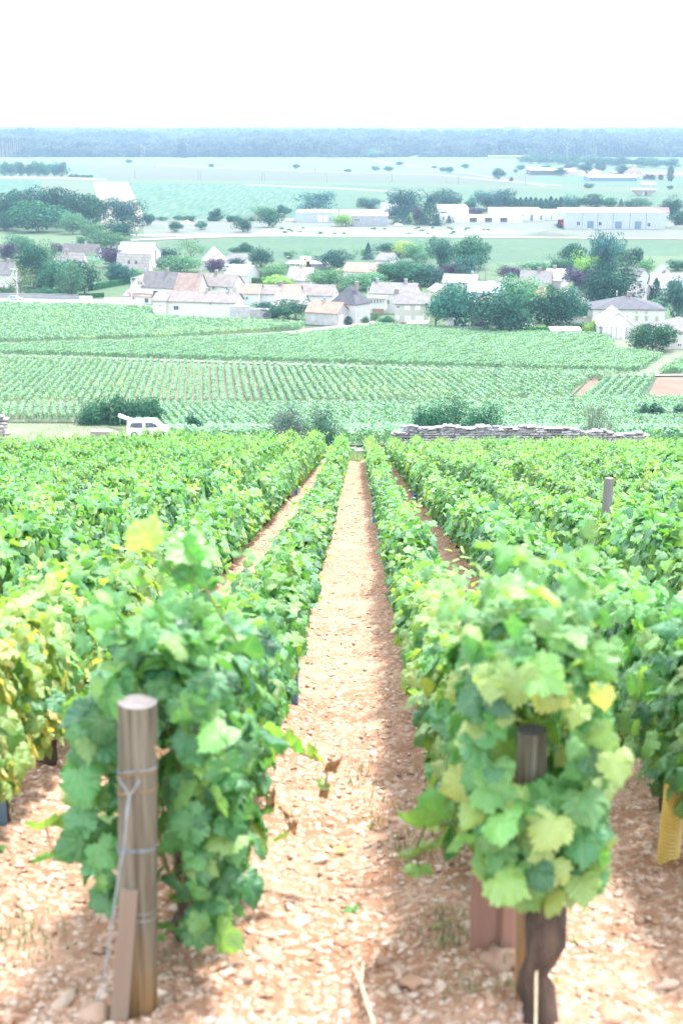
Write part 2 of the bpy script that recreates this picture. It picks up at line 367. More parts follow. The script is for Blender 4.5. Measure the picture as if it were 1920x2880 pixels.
strip('railway_bank', [(400, 417), (700, 421), (1000, 427), (1300, 433), (1620, 440)], [3, 7, 6, 8, 9], M['greyfield'], .12, 'long low railway embankment crossing the plain')
patch('meadow', [(-80, 531), (130, 532), (260, 545), (250, 575), (-80, 590)], M['crop_pale'], .1, 'light green meadow below the park trees')
patch('yard', [(330, 505), (690, 500), (1180, 508), (1620, 508), (1620, 546), (1000, 542), (560, 545), (330, 545)], M['yard'], .1, 'pale gravel building ground around the warehouses')
patch('rough_ground', [(620, 522), (1150, 523), (1230, 540), (560, 542)], M['drygrass'], .16, 'dry rough grass in front of the warehouses')
patch('field', [(380, 556), (700, 541), (1620, 558), (1620, 588), (1150, 606), (1050, 625), (400, 590)], M['crop_green'], .12, 'green vegetable field behind the village')
patch('meadow', [(1060, 640), (1130, 606), (1400, 590), (1620, 587), (1620, 625), (1200, 650)], M['crop_pale'], .17, 'bright meadow at the village edge')
strip('country_road', [(300, 540), (600, 541), (1000, 544), (1620, 549)], [2.5, 2.5, 2.5, 2.5], M['dirtroad'], .22, 'pale straight road between warehouses and village')
strip('country_road', [(300, 552), (470, 545), (620, 541)], [3, 4, 3], M['dirtroad'], .26, 'curving slip road below the gravel ground')
patch('village_ground', [(-120, 600), (300, 590), (900, 600), (1050, 640), (1640, 625), (1640, 760), (1400, 770), (900, 752), (700, 747), (330, 700), (-120, 690)], M['meadow'], .1, 'lawns and gardens between the village houses')
patch('village_street', [(-120, 683), (250, 690), (352, 703), (352, 709), (240, 703), (-120, 694)], M['dirtroad'], .2, 'white village street along the upper vineyard')
# vineyard plots below
patch('vineyard_floor', [(-140, 694), (240, 703), (352, 708), (352, 728), (700, 745), (700, 756), (350, 783), (-140, 798)], M['vinesoil'], .14, 'floor of the upper vineyard by the street')
patch('vineyard_floor', [(-140, 799), (350, 786), (690, 770), (870, 750), (1400, 772), (1640, 800), (1640, 812), (1525, 822), (1462, 861), (-140, 815)], M['vinesoil'], .14, 'floor of the vineyard in front of the village')
patch('vineyard_floor', [(-140, 818), (1462, 864), (1350, 874), (1300, 920), (1000, 934), (-140, 934)], M['rowsoil'], .16, 'bare soil under the striped vineyard rows')
strip('village_lane', [(-140, 801), (20, 796), (250, 787), (480, 776), (640, 768), (760, 756), (840, 745), (868, 739)], [7, 7, 7, 7, 9, 12, 13, 10], M['dirtroad'], .22, 'pale lane curving up to the village houses')
strip('vineyard_track', [(-140, 816), (130, 820), (800, 842), (1480, 863), (1640, 862)], [3.5, 3.5, 3.5, 3.5, 3.5], M['dirtroad'], .24, 'white limestone track between two vineyards')
patch('vineyard_track', [(1400, 772), (1440, 782), (1425, 800), (1530, 812), (1560, 800), (1640, 800), (1560, 830), (1510, 862), (1450, 862), (1505, 825), (1412, 806)], M['drygrass'], .2, 'grassy track running to the village beside the garden trees')
patch('vineyard_track', [(1352, 872), (1378, 868), (1345, 912), (1318, 912)], M['redsoil'], .2, 'short pinkish track beside the striped vineyard')
patch('bare_plot', [(1508, 868), (1640, 868), (1640, 919), (1482, 919)], M['redsoil'], .2, 'reddish brown bare soil plot')
patch('grass_bank', [(-200, 972), (210, 975), (330, 992), (330, 1026), (-200, 1026)], M['drygrass'], .12, 'dry grassy bank between wall pillar and vines')
patch('vineyard_floor', [(-160, 936), (1000, 936), (1300, 921), (1470, 921), (1640, 921), (1660, 1024), (330, 1024), (300, 1000), (210, 970), (-160, 968)], M['vinesoil'], .12, 'floor of the light green vineyard below the wall')
patch('grass_strip', [(-30, 64), (30, 64), (30, 84), (-30, 84)], M['drygrass'], .1, 'grass strip between the last vines and the dry stone wall', world=True)

# ------------------------------------------------------------------ near soil: real relief and pebbles
def rowx(i, y): return (-.57 + (i + 1) * 1.0 if i < 0 else (.5, 1.4)[i] if i < 2 else 2.4 + (i - 2)) + .0118 * y      # row i: 0 = first to the right of the path, -1 = first to the left
def build_soil():
    ys = [1.6]
    while ys[-1] < 67: ys.append(ys[-1] + max(.026, .0062 * ys[-1]))
    ys = np.array(ys); nx = 230
    s = np.linspace(-1, 1, nx); X = s[None, :] * (.275 * ys[:, None] + 1.6); Y = np.repeat(ys[:, None], nx, 1)
    ph = (X - .0118 * Y + .07)                    # path centre at 0, rows at +-.5
    mound = .035 * np.cos(2 * math.pi * (ph - .5)) + .0
    n1 = fbm(X * 1.7, Y * 1.7, 3, 5) - .45; n2 = fbm(X * 9, Y * 9, 4, 9) - .47; n3 = fbm(X * 34, Y * 34, 2, 3) - .37
    fade = np.clip((30 - Y) / 20, .35, 1)
    Z = zg(X, Y) + mound + .07 * n1 + fade * (.075 * n2 + .028 * n3)
    Z[-1, :] -= .2; Z[:, 0] -= .2; Z[:, -1] -= .2; Z[0, :] -= .3
    ny = len(ys); idx = np.arange(ny * nx).reshape(ny, nx)
    F = np.stack([idx[:-1, :-1], idx[:-1, 1:], idx[1:, 1:], idx[1:, :-1]], -1).reshape(-1, 4)
    m, n, l, b = newmat('stony vineyard soil'); b.inputs['Roughness'].default_value = .95; b.inputs['Specular IOR Level'].default_value = .15
    tc = n.new('ShaderNodeTexCoord')
    def noise(sc, det): q = n.new('ShaderNodeTexNoise'); q.inputs['Scale'].default_value = sc; q.inputs['Detail'].default_value = det; l.new(tc.outputs['Object'], q.inputs['Vector']); return q
    a = noise(2.2, 5); c = noise(26, 6)
    r1 = n.new('ShaderNodeValToRGB'); e = r1.color_ramp.elements; e[0].position = .36; e[0].color = (.26, .135, .08, 1); e[1].position = .66; e[1].color = (.38, .235, .16, 1)
    r2 = n.new('ShaderNodeValToRGB'); e = r2.color_ramp.elements; e[0].position = .5; e[0].color = (0, 0, 0, 1); e[1].position = .62; e[1].color = (1, 1, 1, 1)
    mx = n.new('ShaderNodeMix'); mx.data_type = 'RGBA'; mx.inputs[7].default_value = (.46, .33, .25, 1)
    l.new(a.outputs['Fac'], r1.inputs[0]); l.new(c.outputs['Fac'], r2.inputs[0]); l.new(r2.outputs[0], mx.inputs[0]); l.new(r1.outputs[0], mx.inputs[6]); l.new(mx.outputs[2], b.inputs['Base Color'])
    bp = n.new('ShaderNodeBump'); bp.inputs['Strength'].default_value = .8; bp.inputs['Distance'].default_value = .03; l.new(c.outputs['Fac'], bp.inputs['Height']); l.new(bp.outputs[0], b.inputs['Normal'])
    o = link(bpy.data.objects.new('soil', mesh_np('soil', np.stack([X, Y, Z], -1).reshape(-1, 3), F, m, smooth=True)))
    tag(o, 'orange stony clay soil between the vine rows', None, None, 'structure')
    def sample(x, y):
        j = np.clip(np.searchsorted(ys, y) - 1, 0, ny - 2); hw = .275 * y + 1.6
        i = np.clip(((x / hw + 1) / 2 * (nx - 1)).astype(int), 0, nx - 2)
        return (Z[j, i] + Z[j, i + 1] + Z[j + 1, i] + Z[j + 1, i + 1]) / 4
    return sample
soil_z = build_soil()
def sz(x, y): return float(soil_z(np.array([x]), np.array([y]))[0])
rng = np.random.default_rng(7)
def ico(sub):
    bm = bmesh.new(); bmesh.ops.create_icosphere(bm, subdivisions=sub, radius=1)
    V = np.array([v.co[:] for v in bm.verts]); F = np.array([[v.index for v in f.verts] for f in bm.faces]); bm.free(); return V, F
ICO1, ICO2 = ico(1), ico(2)
def rocks_mesh(x, y, z, size, base, name, m, flat=.55):
    V0, F0 = base; n = len(x); nv = len(V0)
    ang = rng.uniform(0, 2 * math.pi, n); sx = size * rng.uniform(.8, 1.5, n); sy = size * rng.uniform(.6, 1.1, n); szz = size * rng.uniform(.25, .6, n) * flat / .55
    P = V0[None] * (1 + rng.uniform(-.42, .42, (n, nv, 1))); P = P * np.stack([sx, sy, szz], -1)[:, None]
    tl = rng.normal(0, .3, n)[:, None]; P2 = P.copy(); P2[..., 2] = P[..., 2] * np.cos(tl) + P[..., 0] * np.sin(tl); P2[..., 0] = P[..., 0] * np.cos(tl) - P[..., 2] * np.sin(tl)
    ca, sa = np.cos(ang)[:, None], np.sin(ang)[:, None]
    Q = np.stack([P2[..., 0] * ca - P2[..., 1] * sa, P2[..., 0] * sa + P2[..., 1] * ca, P2[..., 2]], -1) + np.stack([x, y, z], -1)[:, None]
    F = F0[None] + (np.arange(n) * nv)[:, None, None]
    return mesh_np(name, Q.reshape(-1, 3), F.reshape(-1, 3), m, np.repeat(rng.random(n), len(F0)))
def rockmat():
    m, n, l, b = newmat('limestone gravel'); b.inputs['Roughness'].default_value = .9
    at = n.new('ShaderNodeAttribute'); at.attribute_name = 'tint'; cr = n.new('ShaderNodeValToRGB'); e = cr.color_ramp.elements
    e[0].position = 0; e[0].color = (.32, .18, .115, 1); e[1].position = 1; e[1].color = (.56, .45, .37, 1); q = e.new(.45); q.color = (.42, .29, .21, 1)
    l.new(at.outputs['Fac'], cr.inputs[0]); l.new(cr.outputs[0], b.inputs['Base Color'])
    no = n.new('ShaderNodeTexNoise'); no.inputs['Scale'].default_value = 60; bp = n.new('ShaderNodeBump'); bp.inputs['Strength'].default_value = .4; bp.inputs['Distance'].default_value = .01
    l.new(no.outputs['Fac'], bp.inputs['Height']); l.new(bp.outputs[0], b.inputs['Normal']); return m
M['gravel'] = rockmat()
def gravel(n, y0, y1, smin, smax, base, label):
    u = rng.random(n); y = y0 * (y1 / y0) ** u; hw = .25 * y + .6; x = rng.uniform(-1, 1, n) * hw
    s = smin + (smax - smin) * rng.random(n) ** 3.5
    z = soil_z(x, y) + s * .02
    o = link(bpy.data.objects.new('gravel', rocks_mesh(x, y, z, s, base, 'gravel', M['gravel'])))
    tag(o, label, None, None, 'stuff')
gravel(11000, 2.6, 9, .003, .019, ICO2, 'limestone pebbles strewn over the near soil')
gravel(34000, 3.2, 30, .004, .024, ICO1, 'limestone pebbles strewn along the vineyard lanes')
gravel(9000, 20, 66, .015, .05, ICO1, 'limestone pebbles at the far end of the lanes')
# ------------------------------------------------------------------ grape vines
half = [(.10, -.10), (.30, -.17), (.50, -.05), (.50, .12), (.60, .28), (.57, .45), (.44, .50), (.43, .66), (.28, .74), (.15, .86)]
LEAF_O = np.array([(0, .02)] + half + [(0, 1.03)] + [(-x, y) for x, y in half[::-1]])
def leaf_template(r, simple=False):
    o = LEAF_O if not simple else LEAF_O[[0, 2, 5, 8, 11, 14, 17, 20]]
    o = o * (1 + r.uniform(-.08, .08, o.shape)); n = len(o)
    x = np.append(o[:, 0], 0); y = np.append(o[:, 1], .36)
    cup = r.uniform(-.5, .45); drop = r.uniform(.1, .5)
    z = cup * x * x * 1.2 - drop * y * y * .55 + r.normal(0, .035, n + 1) - .10 * np.abs(x); z[-1] += .05
    return np.stack([x, y, z], -1), np.array([(i, (i + 1) % n, n) for i in range(n)])
def leaf_fine(r):
    """toothed, blistered leaf for the vines close by: outline ring, mid ring, centre"""
    o = LEAF_O; nx_ = np.roll(o, -1, 0); pts = []
    for a, c in zip(o, nx_):
        pts.append(a * 1.04)
        for t in (.33, .66): pts.append(a + (c - a) * t + (a + (c - a) * t - [0, .36]) * (-.06 if t < .5 else .05))
    o = np.array(pts) * (1 + r.uniform(-.05, .05, (len(pts), 2))); n = len(o); c0 = np.array([0, .34]); mid = c0 + (o - c0) * .55
    P = np.concatenate([o, mid, c0[None]]); x, y = P[:, 0], P[:, 1]
    cup = r.uniform(-.7, .5); drop = r.uniform(.1, .6); ph = r.uniform(0, 6.28); ang = np.arctan2(x, y)
    z = cup * x * x - drop * y * y * .5 + .05 * np.sin(ang * 5 + ph) * np.hypot(x, y) * 1.6 + .035 * np.cos(x * 14 + ph) * np.cos(y * 12); z[:n] -= r.uniform(0, .1) + r.normal(0, .02, n); z[n:2 * n] += .03
    F = [(i, (i + 1) % n, n + i) for i in range(n)] + [((i + 1) % n, n + (i + 1) % n, n + i) for i in range(n)] + [(n + i, n + (i + 1) % n, 2 * n) for i in range(n)]
    return np.stack([x, y, z], -1), np.array(F)
rl = np.random.default_rng(11)
TPL = [leaf_template(rl) for _ in range(10)]
TPLN = [leaf_fine(rl) for _ in range(10)]
def basis(nv, tip):
    t = tip - (tip * nv).sum(-1, keepdims=True) * nv; t = nrm(t); b = np.cross(t, nv); return b, t
def leaves_geo(pos, nv, tip, size, tint, r, tpls=TPL):
    b, t = basis(nv, tip); V = []; F = []; T = []; off = 0; UV = []
    pick = r.integers(0, len(tpls), len(pos))
    for k, (tv, tf) in enumerate(tpls):
        s = pick == k
        if not s.any(): continue
        q = pos[s][:, None] + size[s][:, None, None] * (tv[None, :, 0:1] * b[s][:, None] + tv[None, :, 1:2] * t[s][:, None] + tv[None, :, 2:3] * nv[s][:, None])
        m = s.sum(); V.append(q.reshape(-1, 3)); F.append((tf[None] + (np.arange(m) * len(tv))[:, None, None] + off).reshape(-1, 3)); T.append(np.repeat(tint[s], len(tf))); off += m * len(tv); UV.append(np.tile(tv[:, :2], (m, 1)))
    leaves_geo.uv = np.concatenate(UV)
    return np.concatenate(V), np.concatenate(F), np.concatenate(T)
def canopy(r, n, h0=.24, h1=.76, T=.155, L=.56, yellow=0.0, front=False, shoots=9, lsize=(.058, .105)):
    """leaf positions for one metre of trellised vine; the hillside's fall is built in"""
    face = r.random(n); z = r.uniform(h0, h1, n); y = r.uniform(-L, L, n)
    prof_t = T * (.72 + .38 * np.sin(np.clip((z - h0) / (h1 - h0), 0, 1) * math.pi * .9 + .15))
    bul = .8 + .45 * vnoise(y * 3 + 10 * r.random(), z * 3.5, int(r.integers(1000)))
    side = np.where(r.random(n) < .5, -1, 1); x = side * prof_t * bul * r.uniform(.5, 1.22, n)
    nv = np.stack([side * 1.0, r.normal(0, .5, n), r.uniform(.0, 1.2, n)], -1)
    top = face < .24; x = np.where(top, r.uniform(-1, 1, n) * T * .85, x); z = np.where(top, h1 + r.normal(0, .05, n) - 2.6 * x * x, z)
    nv[top] = np.stack([r.normal(0, .5, n), r.normal(0, .5, n), np.ones(n)], -1)[top]
    if front:
        f = face > .74; y = np.where(f, -L - r.uniform(-.08, .1, n), y); x = np.where(f, r.uniform(-1, 1, n) * prof_t * 1.15, x)
        nv[f] = np.stack([r.normal(0, .4, n), -np.ones(n), r.uniform(.1, .9, n)], -1)[f]
    inner = r.random(n) < .10; x = np.where(inner, x * .4, x)
    pos = np.stack([x, y, z], -1); tip = np.stack([r.normal(0, .7, n) + side * .3, r.normal(0, .9, n), -np.ones(n) + r.normal(0, .5, n)], -1)
    tip[top] = r.normal(0, 1, (n, 3))[top]
    size = r.uniform(lsize[0], lsize[1], n)
    tint = np.clip(r.beta(2.1, 2.6, n) * .92 + yellow * r.uniform(.2, .85, n), 0, 1)
    for _ in range(shoots):      # shoots above the trimmed top, young leaves
        k = r.integers(4, 8); sx, sy = r.uniform(-T * .7, T * .7), r.uniform(-L, L); hh = r.uniform(.05, .26) * (1.5 if front else 1); lx, ly = r.normal(0, .12, 2)
        q = np.linspace(0, 1, k); p = np.stack([sx + lx * q, sy + ly * q, h1 + hh * q - .02], -1) + r.normal(0, .025, (k, 3))
        a = r.uniform(0, 6.28, k); nn = np.stack([np.cos(a) * .6, np.sin(a) * .6, np.ones(k)], -1)
        pos = np.concatenate([pos, p]); nv = np.concatenate([nv, nn]); tip = np.concatenate([tip, np.stack([np.cos(a), np.sin(a), -.3 * np.ones(k)], -1)])
        size = np.concatenate([size, np.linspace(.1, .045, k)]); tint = np.concatenate([tint, np.clip(r.uniform(.35, .75, k) + yellow * .3, 0, 1)])
    pos[:, 2] -= .205 * pos[:, 1]
    nv = nrm(nv + r.normal(0, .42, nv.shape)); return pos, nv, tip, size, tint
def vine_mesh(seed, n, **kw):
    r = np.random.default_rng(seed); V, F, T = leaves_geo(*canopy(r, n, **kw), r)
    return mesh_np('foliage', V, F, M['vine'], T, uv=leaves_geo.uv)
FOL = [vine_mesh(100 + i, 430, yellow=y_, h1=h_) for i, (y_, h_) in enumerate([(0, .78), (0, .84), (.06, .76), (0, .8), (.15, .78), (.0, .73), (.25, .8), (.7, .86)])]
def trunk_mesh(seed, rad=.04, arms=True):
    r = random.Random(seed); b = MB(); x, y = 0, 0; pts = []; rr = []
    for k in range(9):
        z = -.06 + k * .055; pts.append((x, y, z)); x += r.uniform(-.014, .014); y += r.uniform(-.02, .024)
        rr.append(rad * (1.25 if k == 0 else 1.0 if k < 6 else 1.25) * r.uniform(.85, 1.2))
    b.tube(pts, rr, 14, wob=.24, rng=r); p = pts[-1]
    for s in (-1, 1) if arms else ():
        b.tube([p, (p[0], p[1] + s * .12, p[2] + .06), (p[0] + .02, p[1] + s * .45, p[2] + .09 - s * .09)], [rad * .7, rad * .4, rad * .25], 6)
    return b.mesh('trunk', M['bark'], True)
TRK = [trunk_mesh(i) for i in range(5)]
def cane_mesh(seed):
    r = random.Random(seed); b = MB()
    for k in range(9):
        y = r.uniform(-.5, .5); x = r.uniform(-.04, .04); b.tube([(x, y, .4 - .205 * y), (x + r.uniform(-.08, .08), y + r.uniform(-.06, .06), .65 - .205 * y), (x + r.uniform(-.15, .15), y + r.uniform(-.1, .1), .92 - .205 * y)], [.006, .005, .003], 4)
    return b.mesh('cane', M['cane'])
CAN = [cane_mesh(i) for i in range(3)]
LEAFM = []
for i in range(8):
    for tn in (.08, .28, .45, .62, .85):
        tv, tf = TPLN[i]; LEAFM.append((tn, mesh_np('leaf', tv, tf, M['vine'], np.full(len(tf), tn), True, tv[:, :2])))
ORD = 'zeroth first second third fourth fifth sixth seventh eighth ninth tenth eleventh twelfth thirteenth fourteenth fifteenth sixteenth seventeenth eighteenth'.split()
def rowname(i): return '%s row %s of the path' % (ORD[i + 1] if i >= 0 else ORD[-i], 'right' if i >= 0 else 'left')
rv = random.Random(5)
ROW0 = {0: 4.05, -1: 4.3, 1: 4.75, -2: 4.6, 2: 5.0}
cand = []
for i in range(-18, 18):
    y = ROW0.get(i, 4.2 + rv.random() * .6); j = 0
    yend = 60.5 if i > -6 else 60.5 + (i + 6) * 1.2
    while y < yend:
        x = rowx(i, y)
        if abs(x) < .265 * y + .75: cand.append((math.hypot(x, y), i, j, x, y)); 
        y += 1.0; j += 1
seen_first = {}
for c in sorted(cand, key=lambda c: c[4]): seen_first.setdefault(c[1], c[2])
cand.sort()
def variant(i, j, y):
    v = fbm(np.array([i * .9 + 3.1]), np.array([y * .22]), 2, 77)[0]
    if (i, j) in ((-2, 1), (-2, 2)): return 7
    if v > .56: return 6
    if v > .49: return 4
    return rv.choice([0, 1, 2, 3, 5])
near = [c for c in cand if (c[1] in (0, -1) and c[4] < 8.6) or (c[1] in (-2, 1) and c[4] < 7.9)]
near_ids = {(c[1], c[2]) for c in near}
rest_p = []
G_ROW = 'grape vines trained in rows'
for n_, (dd, i, j, x, y) in enumerate(cand):
    z = sz(x, y) - .015 if y < 66 else float(zg(x, y)); rz = math.pi if rv.random() < 0 else 0.0
    vr = variant(i, j, y); slope_adj = 0
    if n_ >= 300 and (i, j) not in near_ids:
        rest_p.append((x, y, z, vr)); continue
    look = {6: 'yellowing green', 7: 'pale yellow', 4: 'light green'}.get(vr, 'leafy green')
    k = j - seen_first[i] + 1
    if k <= 8: lab = '%s grape vine, %s from the near end, %s' % (look, ORD[k], rowname(i))
    else: lab = '%s vine in the far stretch of the %s' % (look, rowname(i))
    root = empty('grape_vine', (x, y, z), -.0118, lab, 'vine', G_ROW)
    if (i, j) in near_ids:
        r = np.random.default_rng(900 + n_); isfront = (i, j) in ((0, 0), (-1, 0))
        first = j == 0 and i in (0, -1)
        pos, nv, tip, size, tint = canopy(r, 820 if isfront else 560, yellow={7: .75, 6: .3}.get(vr, .1 if i == -2 else 0), front=isfront, h0=.46 if (i, j) == (0, 0) else .26,
                                          h1=(1.13 if i == 0 else 1.06) if isfront else (.84 if j < 2 else .72) if i in (0, -1) else .86, T=(.15 if i == 0 else .19) if isfront else .16, shoots=24 if isfront else 14, lsize=(.05, .115) if isfront else (.05, .105), L=.5 if isfront else .56)
        if isfront:   # the grey post's head stays uncovered, as do the wooden end posts
            keep = ~((np.abs(pos[:, 0] - (-.02 if i == 0 else -.05)) < .1) & (pos[:, 1] < -.28) & (pos[:, 2] > (.86 if i == 0 else -1)) & (pos[:, 2] < (1.16 if i == 0 else 1.12)))
            pos, nv, tip, size, tint = pos[keep], nv[keep], tip[keep], size[keep], tint[keep]
        # 200 of the outermost leaves facing the path or the camera become single leaves
        sc = nv[:, 1] * -1 + nv[:, 0] * (-1 if x > 0 else 1) + nv[:, 2] * .5 + r.random(len(pos)) + size * 8
        order = np.argsort(-sc); nl = 200 if isfront else 110
        own, rem = order[:nl], order[nl:]
        V, F, T = leaves_geo(pos[rem], nv[rem], tip[rem], size[rem], tint[rem], r, TPLN)
        o = link(bpy.data.objects.new('foliage', mesh_np('foliage', V, F, M['vine'], T, True, leaves_geo.uv)), root); tag(o, kind='stuff')
        b, t = basis(nv[own], tip[own])
        for q, a in enumerate(own):
            tm = min(range(5), key=lambda c: abs((.08, .28, .45, .62, .85)[c] - tint[a])); me = LEAFM[int(r.integers(8)) * 5 + tm][1]
            lo = link(bpy.data.objects.new('leaf', me), root); s = size[a]
            mt = Matrix(((b[q][0] * s, t[q][0] * s, nv[a][0] * s, pos[a][0]), (b[q][1] * s, t[q][1] * s, nv[a][1] * s, pos[a][1]), (b[q][2] * s, t[q][2] * s, nv[a][2] * s, pos[a][2]), (0, 0, 0, 1)))
            lo.matrix_basis = mt
        tk = trunk_mesh(50 + n_, .042 if (i, j) == (0, 0) else .045, (i, j) != (0, 0)); to = link(bpy.data.objects.new('trunk', tk), root)
        if (i, j) == (0, 0): g_ = G(1244, 2352); to.location = (g_[0] - x, g_[1] - y, sz(g_[0], g_[1]) - z)
    else:
        o = link(bpy.data.objects.new('foliage', FOL[vr]), root); tag(o, kind='stuff'); hz_ = rv.uniform(.88, 1.12) * (.83 if i in (0, -1) else .93 if i in (1, -2) else 1) * (1 + (.52 if -15 < i < -4 and y > 36 else .5 if -9 < i < -2 else .36 if i < -1 else .1 if i > 0 else .35) * min(max((y - 26) / 25, 0), 1)); o.scale = (rv.uniform(.82, 1.08), 1, hz_)
        if rv.random() < .5: o.scale.x *= -1
        tk = link(bpy.data.objects.new('trunk', TRK[rv.randrange(5)]), root)
    cn_ = link(bpy.data.objects.new('canes', CAN[rv.randrange(3)]), root); cn_.scale = (.8, .9, .74); tag(cn_, kind='stuff')
print('vines', len(cand), 'rest', len(rest_p), 'near', len(near), time.time() - T0)

def scatter(name, pts, sources, mats_label, kind='stuff'):
    """one object whose geometry nodes set copies of the source objects at points (x,y,z,index,rotz,sx,sz)"""
    P = np.array(pts, dtype=np.float32); me = bpy.data.meshes.new(name); me.vertices.add(len(P)); me.vertices.foreach_set('co', P[:, :3].ravel())
    a = me.attributes.new('idx', 'INT', 'POINT'); a.data.foreach_set('value', P[:, 3].astype(np.int32))
    rot = np.zeros((len(P), 3), np.float32); rot[:, 2] = P[:, 4]; a = me.attributes.new('rot', 'FLOAT_VECTOR', 'POINT'); a.data.foreach_set('vector', rot.ravel())
    sc = np.stack([P[:, 5], P[:, 5], P[:, 6]], -1).astype(np.float32); a = me.attributes.new('scl', 'FLOAT_VECTOR', 'POINT'); a.data.foreach_set('vector', np.ascontiguousarray(sc).ravel())
    o = link(bpy.data.objects.new(name, me)); tag(o, mats_label, None, None, kind)
    g = bpy.data.node_groups.new(name, 'GeometryNodeTree'); g.interface.new_socket('Geometry', in_out='INPUT', socket_type='NodeSocketGeometry'); g.interface.new_socket('Geometry', in_out='OUTPUT', socket_type='NodeSocketGeometry')
    n = g.nodes; l = g.links; gi = n.new('NodeGroupInput'); go = n.new('NodeGroupOutput'); jo = n.new('GeometryNodeJoinGeometry')
    def attr(nm, ty): q = n.new('GeometryNodeInputNamedAttribute'); q.data_type = ty; q.inputs['Name'].default_value = nm; return q
    ai, ar, asc = attr('idx', 'INT'), attr('rot', 'FLOAT_VECTOR'), attr('scl', 'FLOAT_VECTOR')
    def outp(q): return [s for s in q.outputs if s.name == 'Attribute' and s.enabled][0]
    e2r = n.new('FunctionNodeEulerToRotation'); l.new(outp(ar), e2r.inputs[0])
    for k, src in enumerate(sources):
        oi = n.new('GeometryNodeObjectInfo'); oi.inputs['Object'].default_value = src; oi.inputs['As Instance'].default_value = True
        cp = n.new('FunctionNodeCompare'); cp.data_type = 'INT'; cp.operation = 'EQUAL'; l.new(outp(ai), cp.inputs[2]); cp.inputs[3].default_value = k
        ip = n.new('GeometryNodeInstanceOnPoints'); l.new(gi.outputs[0], ip.inputs['Points']); l.new(cp.outputs[0], ip.inputs['Selection'])
        l.new(oi.outputs['Geometry'], ip.inputs['Instance']); l.new(e2r.outputs[0], ip.inputs['Rotation']); l.new(outp(asc), ip.inputs['Scale'])
        l.new(ip.outputs[0], jo.inputs[0])
    l.new(jo.outputs[0], go.inputs[0]); md = o.modifiers.new('scatter', 'NODES'); md.node_group = g
    return o
# sources: one visible foliage object per variant
srcs = []
for me in FOL:
    s = [o for o in bpy.data.objects if o.type == 'MESH' and o.data == me]
    srcs.append(s[0] if s else None)
ok = [k for k, s in enumerate(srcs) if s is not None]
if rest_p:
    scatter('vine_foliage', [(x, y, z, ok.index(v) if v in ok else rv.randrange(len(ok)), -.0118, rv.uniform(.95, 1.1), rv.uniform(.9, 1.1) * (1 + (.52 if -13 < x < -5.5 and y > 40 else .36 if x < 0 else .1) * min(max((y - 26) / 25, 0), 1))) for x, y, z, v in rest_p], [srcs[k] for k in ok], 'foliage of the far vine rows before the stone walls')

# ------------------------------------------------------------------ vines of the lower plots
def inpoly(x, y, P):
    c = np.zeros(x.shape, bool); n = len(P); j = n - 1
    for i in range(n):
        xi, yi = P[i]; xj, yj = P[j]
        c ^= ((yi > y) != (yj > y)) & (x < (xj - xi) * (y - yi) / (yj - yi + 1e-12) + xi); j = i
    return c
def clump_mesh(seed, n=64, L=.8, h=1.25, T=.26, s=(.13, .22), yellow=0):
    r = np.random.default_rng(seed); tp = [leaf_template(r, True) for _ in range(4)]
    z = r.uniform(.25, h, n); y = r.uniform(-L, L, n); side = np.where(r.random(n) < .5, -1, 1); x = side * T * (.7 + .4 * np.sin(z / h * 3)) * r.uniform(.6, 1.1, n)
    top = r.random(n) < .35; z = np.where(top, h + r.normal(0, .08, n), z); x = np.where(top, r.uniform(-T, T, n), x)
    nv = np.stack([side * np.where(top, .2, 1), r.normal(0, .4, n), np.where(top, 1.0, .45)], -1); nv = nrm(nv + r.normal(0, .3, nv.shape))
    tip = np.stack([r.normal(0, .4, n), r.normal(0, .5, n), -np.ones(n)], -1)
    V, F, T_ = leaves_geo(np.stack([x, y, z], -1), nv, tip, r.uniform(*s, n), np.clip(r.beta(2, 2.4, n) + yellow, 0, 1), r, tp)
    return mesh_np('foliage', V, F, M['vine_far'], T_)
CL = [clump_mesh(300 + i, yellow=(0, 0, .05, .0, .14)[i]) for i in range(5)]
CLO = []
def plot(name, px_pts, az, spacing, label, seg=1.5, srcspot=None, jit=.12, hs=1.0, world=None, yel=None):
    """rows of vines inside the polygon; az = row direction, radians from +Y towards +X"""
    P = [tuple(G(*p)[:2]) for p in px_pts] if world is None else world
    d = np.array([math.sin(az), math.cos(az)]); e = np.array([d[1], -d[0]]); A = np.array(P)
    u0, u1 = (A @ d).min(), (A @ d).max(); v0, v1 = (A @ e).min(), (A @ e).max()
    U, Vv = np.meshgrid(np.arange(u0, u1, seg), np.arange(v0, v1, spacing)); U = U.ravel(); Vv = Vv.ravel()
    r = np.random.default_rng(len(name) + len(px_pts) * 7 + int(abs(az) * 100)); U = U + r.uniform(-.1, .1, U.shape); Vv = Vv + r.normal(0, .04, U.shape)
    x = U * d[0] + Vv * e[0]; y = U * d[1] + Vv * e[1]
    k = inpoly(x, y, P) & (np.abs(x) < .27 * y + 3); x, y = x[k], y[k]; z = zg(x, y) - LOW + .1
    idx = r.integers(0, 4, len(x))
    if yel is not None:
        yy = vnoise(x * .12, y * .12, 4); idx = np.where((yy > yel) & (r.random(len(x)) < .6), 4, idx)
    pts = np.stack([x, y, z, idx, np.full(len(x), -az) + np.where(r.random(len(x)) < .5, math.pi, 0), r.uniform(1.0, 1.35, len(x)), hs * r.uniform(.85, 1.12, len(x))], -1)
    print('plot', name, len(x))
    scatter(name, pts, CLO, label)
